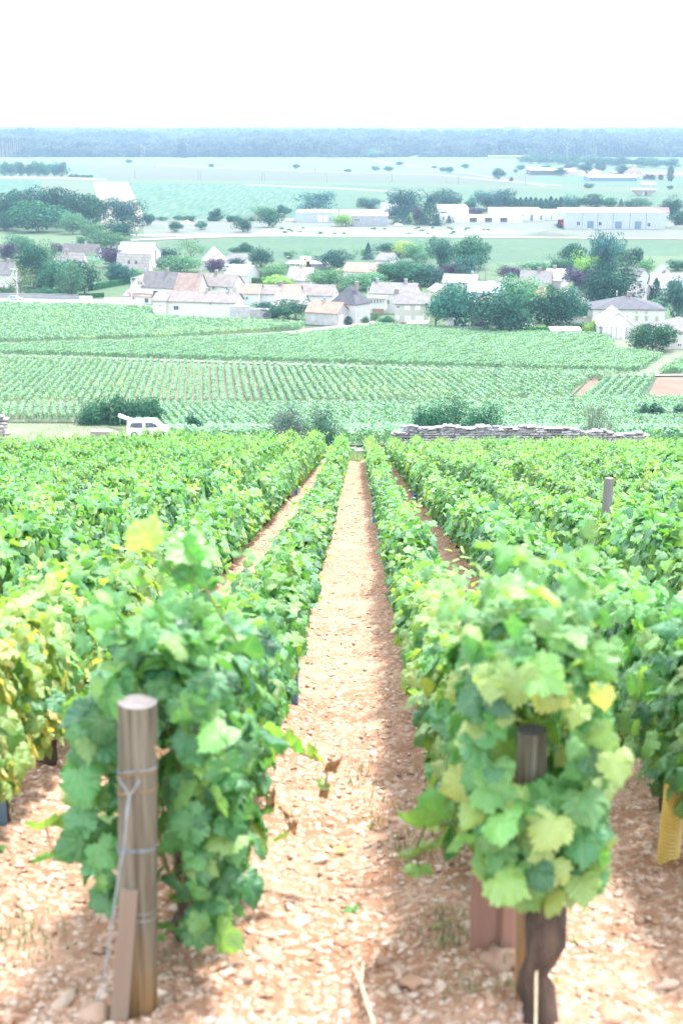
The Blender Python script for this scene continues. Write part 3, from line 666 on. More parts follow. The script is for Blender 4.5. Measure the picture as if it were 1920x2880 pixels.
for i in range(5):      # five single vines at the front corner of the lower plots; the plots' clumps are copies of them
    p = G(470 + i * 22, 975)
    rt = empty('grape_vine', p, 0, 'light green grape vine in the plot behind the van, %s of five' % ORD[i + 1], 'vine', 'vines of the plot behind the van')
    fo = link(bpy.data.objects.new('foliage', CL[i]), rt); tag(fo, kind='stuff'); CLO.append(fo); link(bpy.data.objects.new('trunk', TRK[i]), rt)
plot('vineyard', [(-140, 822), (1455, 866), (1348, 876), (1300, 918), (1000, 932), (-140, 930)], -.093, 1.35, 'striped vineyard of straight rows below the white track', seg=1.5, yel=.72)
plot('vineyard', [(-140, 806), (350, 789), (690, 773), (870, 752), (1395, 776), (1410, 808), (1520, 822), (1462, 857), (800, 839), (-140, 812)], .62, 1.05, 'dense vineyard in front of the village', seg=1.4)
plot('vineyard', [(-140, 699), (240, 706), (352, 712), (352, 732), (700, 748), (690, 760), (350, 780), (-140, 793)], -.55, 1.1, 'upper vineyard between the street and the lane', seg=1.5, yel=.7)
plot('vineyard', [(-170, 938), (1000, 938), (1300, 924), (1460, 924), (1640, 924), (1660, 1024), (420, 1024), (390, 1000), (300, 984), (200, 970), (-170, 964)], -.2, 1.15, 'light green vineyard behind the dry stone wall', seg=1.5)
plot('vineyard', [(1382, 870), (1505, 868), (1478, 920), (1322, 920), (1350, 905)], .3, 1.5, 'small light vineyard beside the bare soil plot', seg=1.5, hs=.8)
plot('vineyard', [(1560, 832), (1640, 812), (1640, 858), (1512, 860)], .62, 1.1, 'corner vineyard beyond the grassy track', seg=1.5)
print('plots', time.time() - T0)

# ------------------------------------------------------------------ grass and weeds
def grass(name, P, hmin, hmax, per, label, spread=.12, dry=.3):
    r = np.random.default_rng(len(P)); n = len(P) * per; P = np.repeat(np.array(P), per, 0); a = r.uniform(0, 6.28, n)
    base = P + np.stack([r.normal(0, spread, n), r.normal(0, spread, n), np.zeros(n)], -1)
    h = r.uniform(hmin, hmax, n); w_ = h * .035 + .002; ln = r.uniform(.15, .7, n) * h
    dx, dy = np.cos(a), np.sin(a)
    q = [base + np.stack([-dy * w_, dx * w_, 0 * h], -1), base + np.stack([dy * w_, -dx * w_, 0 * h], -1),
         base + np.stack([dx * ln * .4 + dy * w_ * .7, dy * ln * .4 - dx * w_ * .7, h * .6], -1), base + np.stack([dx * ln * .4 - dy * w_ * .7, dy * ln * .4 + dx * w_ * .7, h * .6], -1), base + np.stack([dx * ln, dy * ln, h], -1)]
    V = np.stack(q, 1).reshape(-1, 3); o = (np.arange(n) * 5)[:, None]; F = np.concatenate([o + [0, 1, 2], o + [0, 2, 3], o + [3, 2, 4]])
    t = np.clip(r.random(n) * .6 + dry * r.random(n), 0, 1); ob = link(bpy.data.objects.new(name, mesh_np(name, V, F, M['grass'], np.tile(t, 3)))); tag(ob, label, None, None, 'stuff')
r = np.random.default_rng(3)
def pts_area(n, x0, x1, y0, y1, near=True):
    x = r.uniform(x0, x1, n); y = r.uniform(y0, y1, n); return [(a, b, (sz(a, b) if near and b < 66 else float(zg(a, b))) ) for a, b in zip(x, y)]
grass('grass', pts_area(700, -5, 12, 60.5, 72), .12, .4, 14, 'green grass at the end of the path before the wall', .25, .3)
wp = []
for _ in range(150):
    i = r.integers(-4, 4); y = 3 + 26 * r.random() ** 1.5; x = rowx(i, y) + r.normal(0, .13); wp.append((x, y, sz(x, y)))
for a in [(500, 2170), (1045, 2165), (1060, 2190), (1120, 2290), (60, 2170), (40, 2140), (950, 1950), (960, 1975), (830, 1790), (885, 1870), (1100, 1700), (545, 1400), (560, 1330)]:
    p = G(*a); wp += [(p[0] + r.normal(0, .05), p[1] + r.normal(0, .08), sz(p[0], p[1])) for _ in range(7)]
grass('weeds', wp, .015, .05, 14, 'small green weeds at the foot of the vine rows', .05, .9)
nf = 90; fy = 3 + 16 * r.random(nf) ** 1.6; fi = r.integers(-3, 3, nf); fx = np.array([rowx(int(a), b) for a, b in zip(fi, fy)]) + r.normal(0, .22, nf)
fv, ff, ft = leaves_geo(np.stack([fx, fy, soil_z(fx, fy) + .02], -1), nrm(np.stack([r.normal(0, .5, nf), r.normal(0, .5, nf), np.ones(nf)], -1)), r.normal(0, 1, (nf, 3)), r.uniform(.03, .07, nf), r.uniform(.5, 1, nf), r, TPLN)
tag(link(bpy.data.objects.new('fallen_leaves', mesh_np('fallen_leaves', fv, ff, M['vine'], ft, True, leaves_geo.uv))), 'fallen vine leaves scattered on the stony lanes', None, None, 'stuff')
bank = [];
for _ in range(2200):
    a = G(r.uniform(-40, 430), r.uniform(972, 1035)); bank.append(tuple(a - np.array([0, 0, .08])))
grass('grass', bank, .15, .5, 7, 'dry grass on the bank beside the stone pillar', .4, 1.0)
wb = [tuple(at_d(r.uniform(905, 1500), r.uniform(61.5, 63.8))) for _ in range(260)]
grass('grass', wb, .3, .75, 10, 'tall dry grass stalks along the foot of the stone wall', .2, 1.0)
for (px, py) in [(700, 2683 / K), (830, 2180), (560, 1965), (905, 2020)]: pass

# ------------------------------------------------------------------ posts, stakes, guards, wires
def post(name, base, top, wd, mats, label, cat, sq=False, split=None, dy=0.0):
    """post from the ground seen at base to the top seen at top"""
    b = np.array(base) if len(base) == 3 else G(*base); b[2] = sz(b[0], b[1]) if b[1] < 66 else b[2]
    zt = z_at(b[0], b[1], top[1]); dep = b[1] * CS - (zt - CAMZ) * SN; xt = (top[0] - 784) * K / FPX * dep
    h = zt - b[2]; dx = xt - b[0]; m = MB(); n = 16 if not sq else 4; rr = wd / 2 * (1 if not sq else 1.2)
    rp = random.Random(int(base[0])); pts = [(dx * t, 0, -.1 + (h + .1) * t) for t in (0, .25, .5, .75, 1)]
    m.tube(pts[:3], [rr * 1.03, rr * 1.01, rr], n, caps=False); k1 = len(m.f)
    m.tube([pts[2], pts[3], pts[4]], [rr, rr * .99, rr * .97], n, caps=False)
    c = len(m.v); off = len(m.v) - n; m.v.append((dx, 0, h + (.0 if sq else .006)))
    m.cur = 1
    for k in range(n): m.f.append((off + k, off + (k + 1) % n, c)); m.mi.append(1)
    o = m.obj(name, mats, smooth=False, loc=b, label=label, cat=cat)
    return o, b, h, dx
def woodpost_mat(low, up, z):
    m, n, l, bs = newmat('wooden post, damp below'); bs.inputs['Roughness'].default_value = .85
    tc = n.new('ShaderNodeTexCoord'); mp = n.new('ShaderNodeMapping'); mp.inputs['Scale'].default_value = (1, 1, .05); l.new(tc.outputs['Object'], mp.inputs[0])
    no = n.new('ShaderNodeTexNoise'); no.inputs['Scale'].default_value = 55; no.inputs['Detail'].default_value = 5; l.new(mp.outputs[0], no.inputs['Vector'])
    n2 = n.new('ShaderNodeTexNoise'); n2.inputs['Scale'].default_value = 5; l.new(tc.outputs['Object'], n2.inputs['Vector'])
    sp = n.new('ShaderNodeSeparateXYZ'); l.new(tc.outputs['Object'], sp.inputs[0]); ad = n.new('ShaderNodeMath'); ad.operation = 'ADD'; mu = n.new('ShaderNodeMath'); mu.operation = 'MULTIPLY'; mu.inputs[1].default_value = .45
    l.new(n2.outputs['Fac'], mu.inputs[0]); l.new(sp.outputs[2], ad.inputs[0]); l.new(mu.outputs[0], ad.inputs[1])
    mr = n.new('ShaderNodeMapRange'); mr.inputs[1].default_value = z + .1; mr.inputs[2].default_value = z + .3; l.new(ad.outputs[0], mr.inputs[0])
    m1 = n.new('ShaderNodeMix'); m1.data_type = 'RGBA'; m1.inputs[6].default_value = (*low, 1); m1.inputs[7].default_value = (*up, 1); l.new(mr.outputs[0], m1.inputs[0])
    m2 = n.new('ShaderNodeMix'); m2.data_type = 'RGBA'; m2.blend_type = 'MULTIPLY'; m2.inputs[0].default_value = 1; cr = n.new('ShaderNodeValToRGB'); cr.color_ramp.elements[0].position = .32; cr.color_ramp.elements[0].color = (.38, .34, .28, 1); cr.color_ramp.elements[1].position = .62
    l.new(no.outputs['Fac'], cr.inputs[0]); l.new(m1.outputs[2], m2.inputs[6]); l.new(cr.outputs[0], m2.inputs[7]); l.new(m2.outputs[2], bs.inputs['Base Color'])
    bp = n.new('ShaderNodeBump'); bp.inputs['Strength'].default_value = .8; bp.inputs['Distance'].default_value = .01; l.new(no.outputs['Fac'], bp.inputs['Height']); l.new(bp.outputs[0], bs.inputs['Normal'])
    return m
def ring(parent, z, dx_h, rad, tilt, m, wr=.0022, rx=0, name='wire'):
    b = MB(); pts = []
    for k in range(25):
        a = 2 * math.pi * k / 24; pts.append((math.cos(a) * rad + rx, math.sin(a) * rad, z + tilt * math.cos(a + 1) + .004 * math.sin(3 * a)))
    b.tube(pts, wr, 6, caps=False); return b.obj(name, m, parent)
o, B, h, dx = post('end_post', (315, 2330), (316, 1612), .112, [woodpost_mat((.22, .13, .05), (.16, .145, .11), .18), M['endgrain']], 'round wooden end post wrapped with wire at the vine row left of the path', 'post')
POSTB, POSTH = B, h
for fz, m_, tl in ((.80, 'wire', .012), (.785, 'rust', .02), (.735, 'rust', .012), (.55, 'wire', .008), (.56, 'wire', .004), (.345, 'wire', .014), (.33, 'wire', .006)):
    ring(o, h * fz, 0, .0565, tl, M[m_], .0024, dx * fz)
def pix_y(px, py, y):          # point on the vertical plane at distance y under a photo position
    d = ray(px, py); t = y / d[1]; p = d * t; return Vector((p[0], p[1], p[2] + CAMZ))
yy = B[1] - .075
wpts = [(272, 1786), (298, 1829), (292, 1862), (289, 1900), (284, 1960), (272, 2010), (265, 2070), (256, 2130), (248, 2190), (238, 2240), (226, 2300)]
b = MB(); ps = [pix_y(px, py, yy - .02 * k) for k, (px, py) in enumerate(wpts)]; b.tube(ps[1:], [.0028 + .0008 * (k % 2) for k in range(len(ps) - 1)], 6)
b.tube([ps[0], ps[1]], .0026, 6); b.tube([pix_y(322, 1792, yy), ps[1]], .0026, 6)
b.obj('guy_wire', M['wire'], label='twisted galvanised guy wire running down beside the wrapped round end post', cat='wire')
b = MB(); ps = [pix_y(px, py, yy - .012 * k) for k, (px, py) in enumerate([(357, 1716), (372, 1726), (388, 1722), (372, 1733), (360, 1728), (366, 1742)])]; b.tube(ps, .003, 6); b.obj('wire_knot', M['rust'], label='rusty wire knot sticking out of the round end post', cat='wire')
q = np.array([0.0, B[1] - .1, 0.0]); q[0] = at_d(266, q[1])[0]; q[2] = sz(q[0], q[1]); z1 = z_at(q[0], q[1], 2062); tx = (292 - 784) * K / FPX * (q[1] * CS - (z1 - CAMZ) * SN) - q[0]; hh = z1 - q[2]
b = MB(); b.poly([(-.026, -.012, -.08), (.026, -.012, -.08), (.026, .014, -.08), (-.026, .014, -.08), (tx - .024, .03, hh), (tx + .026, .03, hh), (tx + .026, .055, hh), (tx - .024, .055, hh)], [(0, 3, 2, 1), (4, 5, 6, 7), (0, 1, 5, 4), (1, 2, 6, 5), (2, 3, 7, 6), (3, 0, 4, 7)])
b.obj('stake', M['wood'], loc=q, label='short square wooden stake leaning against the round end post', cat='stake')
o, B2, h2, dx2 = post('end_post', (1216, 2318), (1221, 1676), .088, [woodpost_mat((.34, .2, .09), (.25, .225, .19), .3), M['endgrain']], 'grey end post with ochre foot half hidden in vine leaves', 'post')
for fz in (.70, .66, .64): ring(o, h2 * fz, 0, .045, .008, M['wire'], .0024, dx2 * fz)
b = MB(); b.tube([pix_y(1232, 2080, B2[1] - .14), pix_y(1231, 2200, B2[1] - .16), pix_y(1230, 2300, B2[1] - .2), pix_y(1229, 2370, B2[1] - .24)], [.004, .0045, .004, .004], 6)
b.obj('guy_wire', M['twine'], label='pale twisted wire hanging in front of the thick vine trunk', cat='wire')
yp = 13.4; px_, _ = 0, 0
p = np.array([rowx(2, yp), yp, 0.0]); post('trellis_post', (p[0], p[1], 0.0), (1398, 1098), .085, [M['wood_grey'], M['wood_grey']], 'weathered grey split post rising above the vine leaves', 'post', sq=True)
p = at_d(300, 4.15); post('cane_stake', (p[0], p[1], 0.0), (326, 1448), .024, [M['wood'], M['endgrain']], 'thin brown stake among the shoots behind the round end post', 'stake')
def guard(px, py, m, h, label, wd=.085, name='vine_guard'):
    p = G(px, py); z = sz(p[0], p[1]) - .03; b = MB(); a = wd / 2; t = .004
    for s in (0, 1, 2, 3):
        if s == 0: b.box(-a, a, -a, -a + t, 0, h)
        if s == 1: b.box(-a, a, a - t, a, 0, h)
        if s == 2: b.box(-a, -a + t, -a + t, a - t, 0, h)
        if s == 3: b.box(a - t, a, -a + t, a - t, 0, h)
    b.obj(name, M[m], loc=(p[0], p[1], z), rz=rv.uniform(-.5, .5), label=label, cat='vine guard')
guard(562, 1232, 'blue', .5, 'tall blue plastic vine guard beside a brown one in the second row', .07)
guard(549, 1246, 'pink', .42, 'brown vine guard in front of the tall blue one', .07)
guard(578, 1210, 'pink', .45, 'pinkish vine guard just behind the tall blue one', .06)
guard(655, 1160, 'yellow', .42, 'small yellow vine guard far along the second row', .06)
guard(629, 1172, 'wire', .45, 'thin grey metal vine guard beside the small yellow one', .035)
guard(680, 1140, 'blue', .5, 'farthest blue vine guard on the stony lane left of the path', .07)
guard(1003, 1196, 'blue', .42, 'short blue vine guard on the stony lane right of the path', .07)
guard(952, 1152, 'blue', .5, 'blue vine guard where the stony lane right of the path narrows', .08)
guard(861, 1204, 'blue', .45, 'blue vine guard peeping out of leaves at the path edge', .07)
guard(676, 1620, 'blue_pale', .38, 'slate blue vine guard hidden under leaves at the near path edge', .05)
guard(1112, 2196, 'pink', .42, 'dusty pink plastic vine guard behind the thick vine trunk', .1)
guard(1160, 2206, 'pink', .42, 'second dusty pink vine guard touching the grey post', .075)
guard(6, 1905, 'blue_pale', .35, 'slate blue vine guard at the edge of the yellow vine', .04)
p = G(1531, 1988); b = MB(); pts = []; rr = []
for k in range(46): pts.append((.0003 * k, 0, -.03 + k * .0085)); rr.append(.041 + (.0035 if k % 2 else 0))
b.tube(pts, rr, 18); o = b.obj('drain_pipe_guard', M['yellow'], loc=(p[0], p[1], sz(p[0], p[1])), label='yellow corrugated pipe sleeve round a young vine', cat='vine guard')
# trellis wires through the first rows
for i in (-2, -1, 0, 1):
    b = MB(); y0 = ROW0.get(i, 4.4) - .35
    for hz in (.4, .62, .85):
        b.tube([(rowx(i, y), y, zg(rowx(i, y), y) + hz) for y in (y0, 20, 40, 60)], .0016, 4)
    b.obj('trellis_wire', M['wire'], label='thin trellis wires strung through the %s' % rowname(i), cat='wire')
# larger stones one can pick out
for k, (px, py, s, lab) in enumerate([(215, 2338, .05, 'large pale stone at the foot of the square stake'), (1150, 2232, .06, 'rounded stone in front of the dusty pink guards'), (1235, 2352, .05, 'orange clod beside the twisted wire'), (735, 1965, .03, 'small round stone in the middle of the path'), (560, 2255, .03, 'pale stone in the path mouth beside the end post'),
        (150, 2290, .035, 'flat stone near the picture corner below the guy wire'), (880, 2190, .03, 'flat limestone piece on the path'), (1400, 2335, .04, 'rusty coloured clod on bare ground past the thick trunk'), (690, 2110, .035, 'long flat stone across the path mouth'), (950, 2245, .045, 'orange clod at the path edge before the pink guards'), (615, 2190, .035, 'cream stone at the path mouth near the weeds'), (1530, 2240, .035, 'pale stone below the yellow sleeve')]):
    p = G(px, py); z = sz(p[0], p[1]); me = rocks_mesh(np.array([0.]), np.array([0.]), np.array([0.]), np.array([s]), ICO2, 'limestone', M['gravel'] if 'clod' not in lab else M['clod'], .7)
    o = link(bpy.data.objects.new('limestone' if 'clod' not in lab else 'clod', me)); o.location = (p[0], p[1], z + s * .2); tag(o, lab, 'stone' if 'clod' not in lab else 'clod')
# straw pale forked twig on the path
b = MB()
def gp(px, py, dz=.02): p = G(px, py); return (p[0], p[1], sz(p[0], p[1]) + dz)
b.tube([gp(812, 2222, .05), gp(828, 2270, .045), gp(845, 2325, .04), gp(860, 2380, .04)], [.004, .005, .006, .006], 6); b.tube([gp(834, 2215, .06), gp(832, 2250, .05), gp(829, 2275, .045)], [.003, .004, .004], 6)
b.obj('twig', M['twine'], label='pale forked dry twig lying on the stony path', cat='twig')
# trailing shoot with withered leaves over the path edge
def shoot(pts, tints, label, dry=True, ydist=None, s=.09):
    P = [pix_y(px, py, yd) for px, py, yd in pts]; root = empty('vine_shoot', P[0], 0, label, 'shoot'); L = [p - P[0] for p in P]
    b = MB(); b.tube(L, [.004] * len(L), 5); b.obj('stem', M['cane'] if not dry else M['wood_red'], root)
    rr_ = random.Random(int(pts[0][0]))
    for k, (p, tn) in enumerate(zip(L, tints)):
        tv, tf = TPLN[rr_.randrange(10)]; me = mesh_np('leaf', tv, tf, M['dry_leaf'] if tn is None else M['vine'], np.full(len(tf), tn or 0), True, tv[:, :2])
        lo = link(bpy.data.objects.new('leaf', me), root); lo.location = p; sc = s * rr_.uniform(.7, 1.1); lo.scale = (sc * (.6 if tn is None else 1), sc, sc * (3 if tn is None else 1)); lo.rotation_euler = (rr_.uniform(1.6, 3.4), rr_.uniform(-.6, .6), rr_.uniform(-1, 1))
shoot([(640, 1700, 5.0), (672, 1715, 4.95), (690, 1730, 4.9), (715, 1740, 4.9), (735, 1745, 4.9), (752, 1765, 4.85), (748, 1800, 4.85), (742, 1830, 4.85)], [.7, .8, .6, .75, .8, None, .8, None], 'trailing vine shoot with withered tip hanging over the path', s=.07)
shoot([(600, 1760, 4.7), (620, 1820, 4.7), (640, 1850, 4.7), (660, 1870, 4.65), (668, 1900, 4.65), (650, 1925, 4.6)], [.4, None, None, None, None, .7], 'clump of brown withered leaves on a low shoot by the path', s=.07)
shoot([(330, 1700, 4.25), (240, 1770, 4.1), (180, 1830, 4.05), (150, 1900, 4.0), (120, 1960, 4.0), (105, 1900, 3.98)], [.4, .6, .7, .7, .6, .75], 'green shoot reaching out sideways beside the round end post', False, s=.11)
shoot([(400, 2000, 4.2), (430, 2060, 4.15), (460, 2120, 4.1), (400, 2130, 4.1), (360, 2150, 4.1)], [.3, .6, .55, .5, .8], 'drooping shoot with round pale leaves behind the end post foot', False, s=.11)
shoot([(1000, 1880, 4.4), (975, 1900, 4.3), (955, 1950, 4.3), (960, 1990, 4.3)], [.5, .7, .75, .75], 'drooping shoot with drab leaves on the path side of the thick vine', False, s=.12)
shoot([(560, 1500, 4.2), (440, 1300, 4.05), (330, 1260, 4.0), (440, 1340, 4.05), (470, 1250, 4.05)], [.3, .5, .85, .3, .6], 'tall blurred shoots rising above the near vine left of the path', False, s=.13)

# ------------------------------------------------------------------ dry stone walls
def stone_meshes(m, n=8, sd=1):
    r = np.random.default_rng(sd); out = []
    C = np.array([(x, y, z) for z in (-.5, .5) for y in (-.5, .5) for x in (-.5, .5)], float)
    Fq = [(0, 2, 3, 1), (4, 5, 7, 6), (0, 1, 5, 4), (1, 3, 7, 5), (3, 2, 6, 7), (2, 0, 4, 6)]
    for _ in range(n): out.append(mesh_np('stone', C + r.uniform(-.13, .13, C.shape) * (1, .6, 1), Fq, m))
    return out
STN = stone_meshes(M['stone'], 6, 1) + stone_meshes(M['stone2'], 6, 2)
def wall(p0, p1, hfun, th, label, name='stone_wall', sw=(.18, .5), sh=(.06, .12), maxobj=300, slabs=True):
    d = np.array(p1) - np.array(p0); L = math.hypot(d[0], d[1]); ang = math.atan2(d[1], d[0])
    root = empty(name, p0, ang, label, 'wall'); r = random.Random(int(L * 100)); items = []
    # courses follow the hillside between the ends
    def gz(s): return (p1[2] - p0[2]) * s / L
    z = 0; 
    hmax = max(hfun(s / 20) for s in range(21))
    while z < hmax:
        ch = r.uniform(*sh); s = -r.uniform(0, .2)
        while s < L:
            w_ = r.uniform(*sw)
            if z < hfun(min(max((s + w_ / 2) / L, 0), 1)) + r.uniform(-.05, .05):
                items.append((s + w_ / 2, r.uniform(-.03, .03), z + ch / 2, w_ * .97, th * .42 * r.uniform(.8, 1.1), ch * .93, w_ * ch))
            s += w_
        z += ch
    if slabs:
        s = 0
        while s < L:
            w_ = r.uniform(.14, .42); items.append((s + w_ / 2, r.uniform(-.02, .08), hfun(min(1, s / L)) + r.uniform(-.03, .08), w_, th * r.uniform(.3, .8), r.uniform(.04, .1), 9)); s += w_ * r.uniform(.8, 1.6)
    items.sort(key=lambda q: -q[-1])
    for k, (s, dy, zz, w_, t_, c_, _) in enumerate(items[:maxobj]):
        o = link(bpy.data.objects.new('stone', STN[r.randrange(12)]), root); o.location = (s, dy, zz + gz(s)); o.scale = (w_, t_, c_); o.rotation_euler = (r.uniform(-.05, .05), r.uniform(-.06, .06), r.uniform(-.08, .08))
    V = []; F = []
    for (s, dy, zz, w_, t_, c_, _) in items[maxobj:]:
        me = STN[r.randrange(12)]; b0 = len(V); V += [(v.co.x * w_ + s, v.co.y * t_ + dy, v.co.z * c_ + zz + gz(s)) for v in me.vertices]; F += [[b0 + i for i in pl.vertices] for pl in me.polygons]
    if V: tag(link(bpy.data.objects.new('small_stones', mesh_np('small_stones', V, F, M['stone'])), root), kind='stuff')
    b = MB(); n = 12      # rubble core behind the face stones
    pts = [(L * k / n, gz(L * k / n) - .1) for k in range(n + 1)] + [(L * k / n, gz(L * k / n) + max(.05, hfun(k / n) - .08)) for k in range(n, -1, -1)]
    b.prism(pts, .05, th * .9); b.obj('rubble_core', M['stone'], root)
p0, p1 = at_d(908, 63.5), at_d(1470, 66)
ztl = z_at(p0[0], p0[1], 977) - p0[2]; ztr = z_at(p1[0], p1[1], 1001) - p1[2]; zm = z_at(*(at_d(1250, 64.8)[:2]), 983) - at_d(1250, 64.8)[2]
print('wall h', ztl, zm, ztr)
wall(p0, p1, lambda t: np.interp(t, [0, .03, .6, 1], [ztl - .35, ztl - .1, zm, max(.3, ztr)]) + .06 * math.sin(t * 40), .7, 'grey dry stone wall of flat tumbled slabs beyond the vines, right of the path', sw=(.2, .55), sh=(.06, .12))
p0, p1 = at_d(690, 73), at_d(890, 74)
wall(p0, p1, lambda t: .3 + .1 * math.sin(t * 25), .5, 'low broken stone wall across the end of the path', maxobj=120, slabs=True, sw=(.15, .4), sh=(.05, .1))
p0, p1 = at_d(-60, 62), at_d(11, 62)
hp = z_at(p1[0], p1[1], 956) - p1[2]
wall(p0, p1, lambda t: hp, .8, 'tall squared stone wall end at the edge of the dry grass bank', name='stone_pillar', sw=(.2, .42), sh=(.12, .2), maxobj=200, slabs=False)
print('near done', time.time() - T0)
# ------------------------------------------------------------------ trees
def crown_mesh(name, m, kind, n, s, seed):
    r = np.random.default_rng(seed); P = []; N = []; T = []
    if kind in ('round', 'willow', 'bush', 'loose'):
        k = {'round': 26, 'willow': 22, 'bush': 22, 'loose': 16}[kind]; z0 = {'round': .16, 'willow': .12, 'bush': .0, 'loose': .1}[kind]
        c = r.normal(0, 1, (k, 3)); c = nrm(c) * (r.random((k, 1)) ** .45)
        rad = r.uniform(.12, .21, k) * (1 if kind != 'loose' else .8)
        c *= np.array([.36, .36, (1 - z0) / 2 - .13]); c[:, 2] += (1 + z0) / 2
        if kind == 'bush': c[:, 2] = np.abs(c[:, 2] - .0) ; c[:, :2] *= (1.15 - .4 * c[:, 2:3])
        per = n // k
        for i in range(k):
            d = nrm(r.normal(0, 1, (per, 3))); q = c[i] + d * rad[i] * np.array([1, 1, .85]) * r.uniform(.7, 1.08, (per, 1))
            if kind == 'willow': q[:, 2] -= np.abs(r.normal(0, .05, per)) * 1.3
            if kind == 'loose': q += r.normal(0, .035, q.shape)
            P.append(q); N.append(d + np.array([0, 0, .35])); T.append(np.clip(r.normal(.45 + r.normal(0, .13), .2, per), 0, 1))
    elif kind == 'conifer':
        z = r.random(n) ** 1.35; tier = np.abs(((z * 11) % 1) - .5) * 2; a = r.uniform(0, 6.283, n)
        R_ = (.5 * (1 - z) ** .8 + .02) * (.68 + .32 * tier) * (1 + .22 * np.sin(a * 5 + z * 30)) * r.uniform(.55, 1.05, n)
        P.append(np.stack([np.cos(a) * R_, np.sin(a) * R_, .06 + z * .94 - .1 * R_], -1)); N.append(np.stack([np.cos(a), np.sin(a), .5 * np.ones(n)], -1)); T.append(np.clip(r.normal(.45, .22, n), 0, 1))
    elif kind == 'cedar':
        tiers = 9; z = .12 + .85 * (r.integers(0, tiers, n) / tiers); a = r.uniform(0, 6.283, n); lob = 1 + .3 * np.sin(a * 3 + z * 25) + .15 * np.sin(a * 7 + z * 60)
        R_ = .46 * (1.08 - z) ** .6 * np.sqrt(r.random(n)) * lob
        P.append(np.stack([np.cos(a) * R_, np.sin(a) * R_, z + r.normal(0, .012, n) - .14 * R_], -1)); N.append(np.stack([.2 * np.cos(a), .2 * np.sin(a), np.ones(n)], -1)); T.append(np.clip(r.normal(.5, .2, n), 0, 1))
    elif kind == 'column':
        z = r.random(n); a = r.uniform(0, 6.283, n); R_ = .46 * np.sin(np.clip(z * .93 + .07, 0, 1) * math.pi) ** .5 * (.85 + .2 * np.sin(a * 4 + z * 22)) * r.uniform(.7, 1.05, n)
        P.append(np.stack([np.cos(a) * R_, np.sin(a) * R_, .03 + z * .97], -1)); N.append(np.stack([np.cos(a), np.sin(a), .4 * np.ones(n)], -1)); T.append(np.clip(r.normal(.45, .22, n), 0, 1))
    P = np.concatenate(P); N = np.concatenate(N); T = np.concatenate(T); n = len(P)
    lo, hi = np.percentile(P, 1.5, 0), np.percentile(P, 98.5, 0); zl = {'round': .13, 'willow': .08, 'bush': .0, 'loose': .08}.get(kind, lo[2])
    P[:, :2] = (P[:, :2] - (lo[:2] + hi[:2]) / 2) / (hi[:2] - lo[:2]); P[:, 2] = zl + (P[:, 2] - lo[2]) / (hi[2] - lo[2]) * (1 - zl)
    nv = nrm(nrm(N) + r.normal(0, .45, (n, 3))); tip = np.stack([r.normal(0, .6, n), r.normal(0, .6, n), -np.ones(n) * (1.6 if kind == 'willow' else .7)], -1); b, t = basis(nv, tip)
    sz_ = s * r.uniform(.6, 1.35, (n, 1)); ln = 1.6 if kind == 'willow' else 1.0
    q = [P - t * sz_ * .5 * ln, P + b * sz_ * .45 + nv * sz_ * .12, P + t * sz_ * .55 * ln - nv * sz_ * .1, P - b * sz_ * .45 + nv * sz_ * .1]
    V = np.stack(q, 1).reshape(-1, 3); F = (np.arange(n) * 4)[:, None] + [0, 1, 2, 3]
    return mesh_np(name, V, F, m, T)
CM = {}
for kd, n, s, cnt in (('round', 4200, .046, 5), ('willow', 4000, .038, 3), ('bush', 3200, .05, 3), ('conifer', 2400, .045, 3), ('cedar', 2600, .05, 2), ('column', 1800, .07, 2), ('loose', 1300, .035, 2)):
    CM[kd] = [crown_mesh('crown', M['t_mid'], kd, n, s, 40 + i * 7 + len(kd)) for i in range(cnt)]
def treetrunk(seed):
    r = random.Random(seed); b = MB(); b.tube([(0, 0, -.03), (.006, 0, .12), (-.004, .01, .3), (.01, 0, .55)], [.028, .022, .019, .009], 7)
    for k in range(7):
        a = r.uniform(0, 6.28); z0 = r.uniform(.14, .42); l = r.uniform(.15, .33); b.tube([(0, 0, z0), (math.cos(a) * l * .5, math.sin(a) * l * .5, z0 + .12), (math.cos(a) * l, math.sin(a) * l, z0 + .28)], [.011, .008, .003], 5)
    return b.mesh('trunk', M['trunk'])
TT = [treetrunk(i) for i in range(3)]
rt_ = random.Random(21)
KIND = {'dark': ('round', 't_dark'), 'mid': ('round', 't_mid'), 'light': ('round', 't_light'), 'yellow': ('round', 't_yellow'), 'willow': ('willow', 't_willow'), 'purple': ('round', 't_purple'),
        'conifer': ('conifer', 't_conifer'), 'cedar': ('cedar', 't_cedar'), 'poplar': ('column', 't_dark'), 'olive': ('loose', 't_olive'), 'bush': ('bush', 't_mid'), 'bushd': ('bush', 't_dark'), 'bushl': ('bush', 't_light'), 'bushy': ('bush', 't_yellow'), 'pale': ('loose', 't_light'), 'bushp': ('bush', 't_purple')}
ADJ = {'dark': 'dark green leafy tree', 'mid': 'green leafy tree', 'light': 'light green leafy tree', 'yellow': 'yellow green leafy tree', 'willow': 'grey green willowy tree', 'purple': 'purple leaved tree', 'conifer': 'dark pointed conifer', 'cedar': 'tiered cedar',
       'poplar': 'narrow columnar tree', 'olive': 'dusty pale leaved tree', 'bush': 'green shrub', 'bushd': 'dark green shrub', 'bushl': 'light green shrub', 'bushy': 'yellow green shrub', 'pale': 'airy pale green tree', 'bushp': 'purple shrub'}
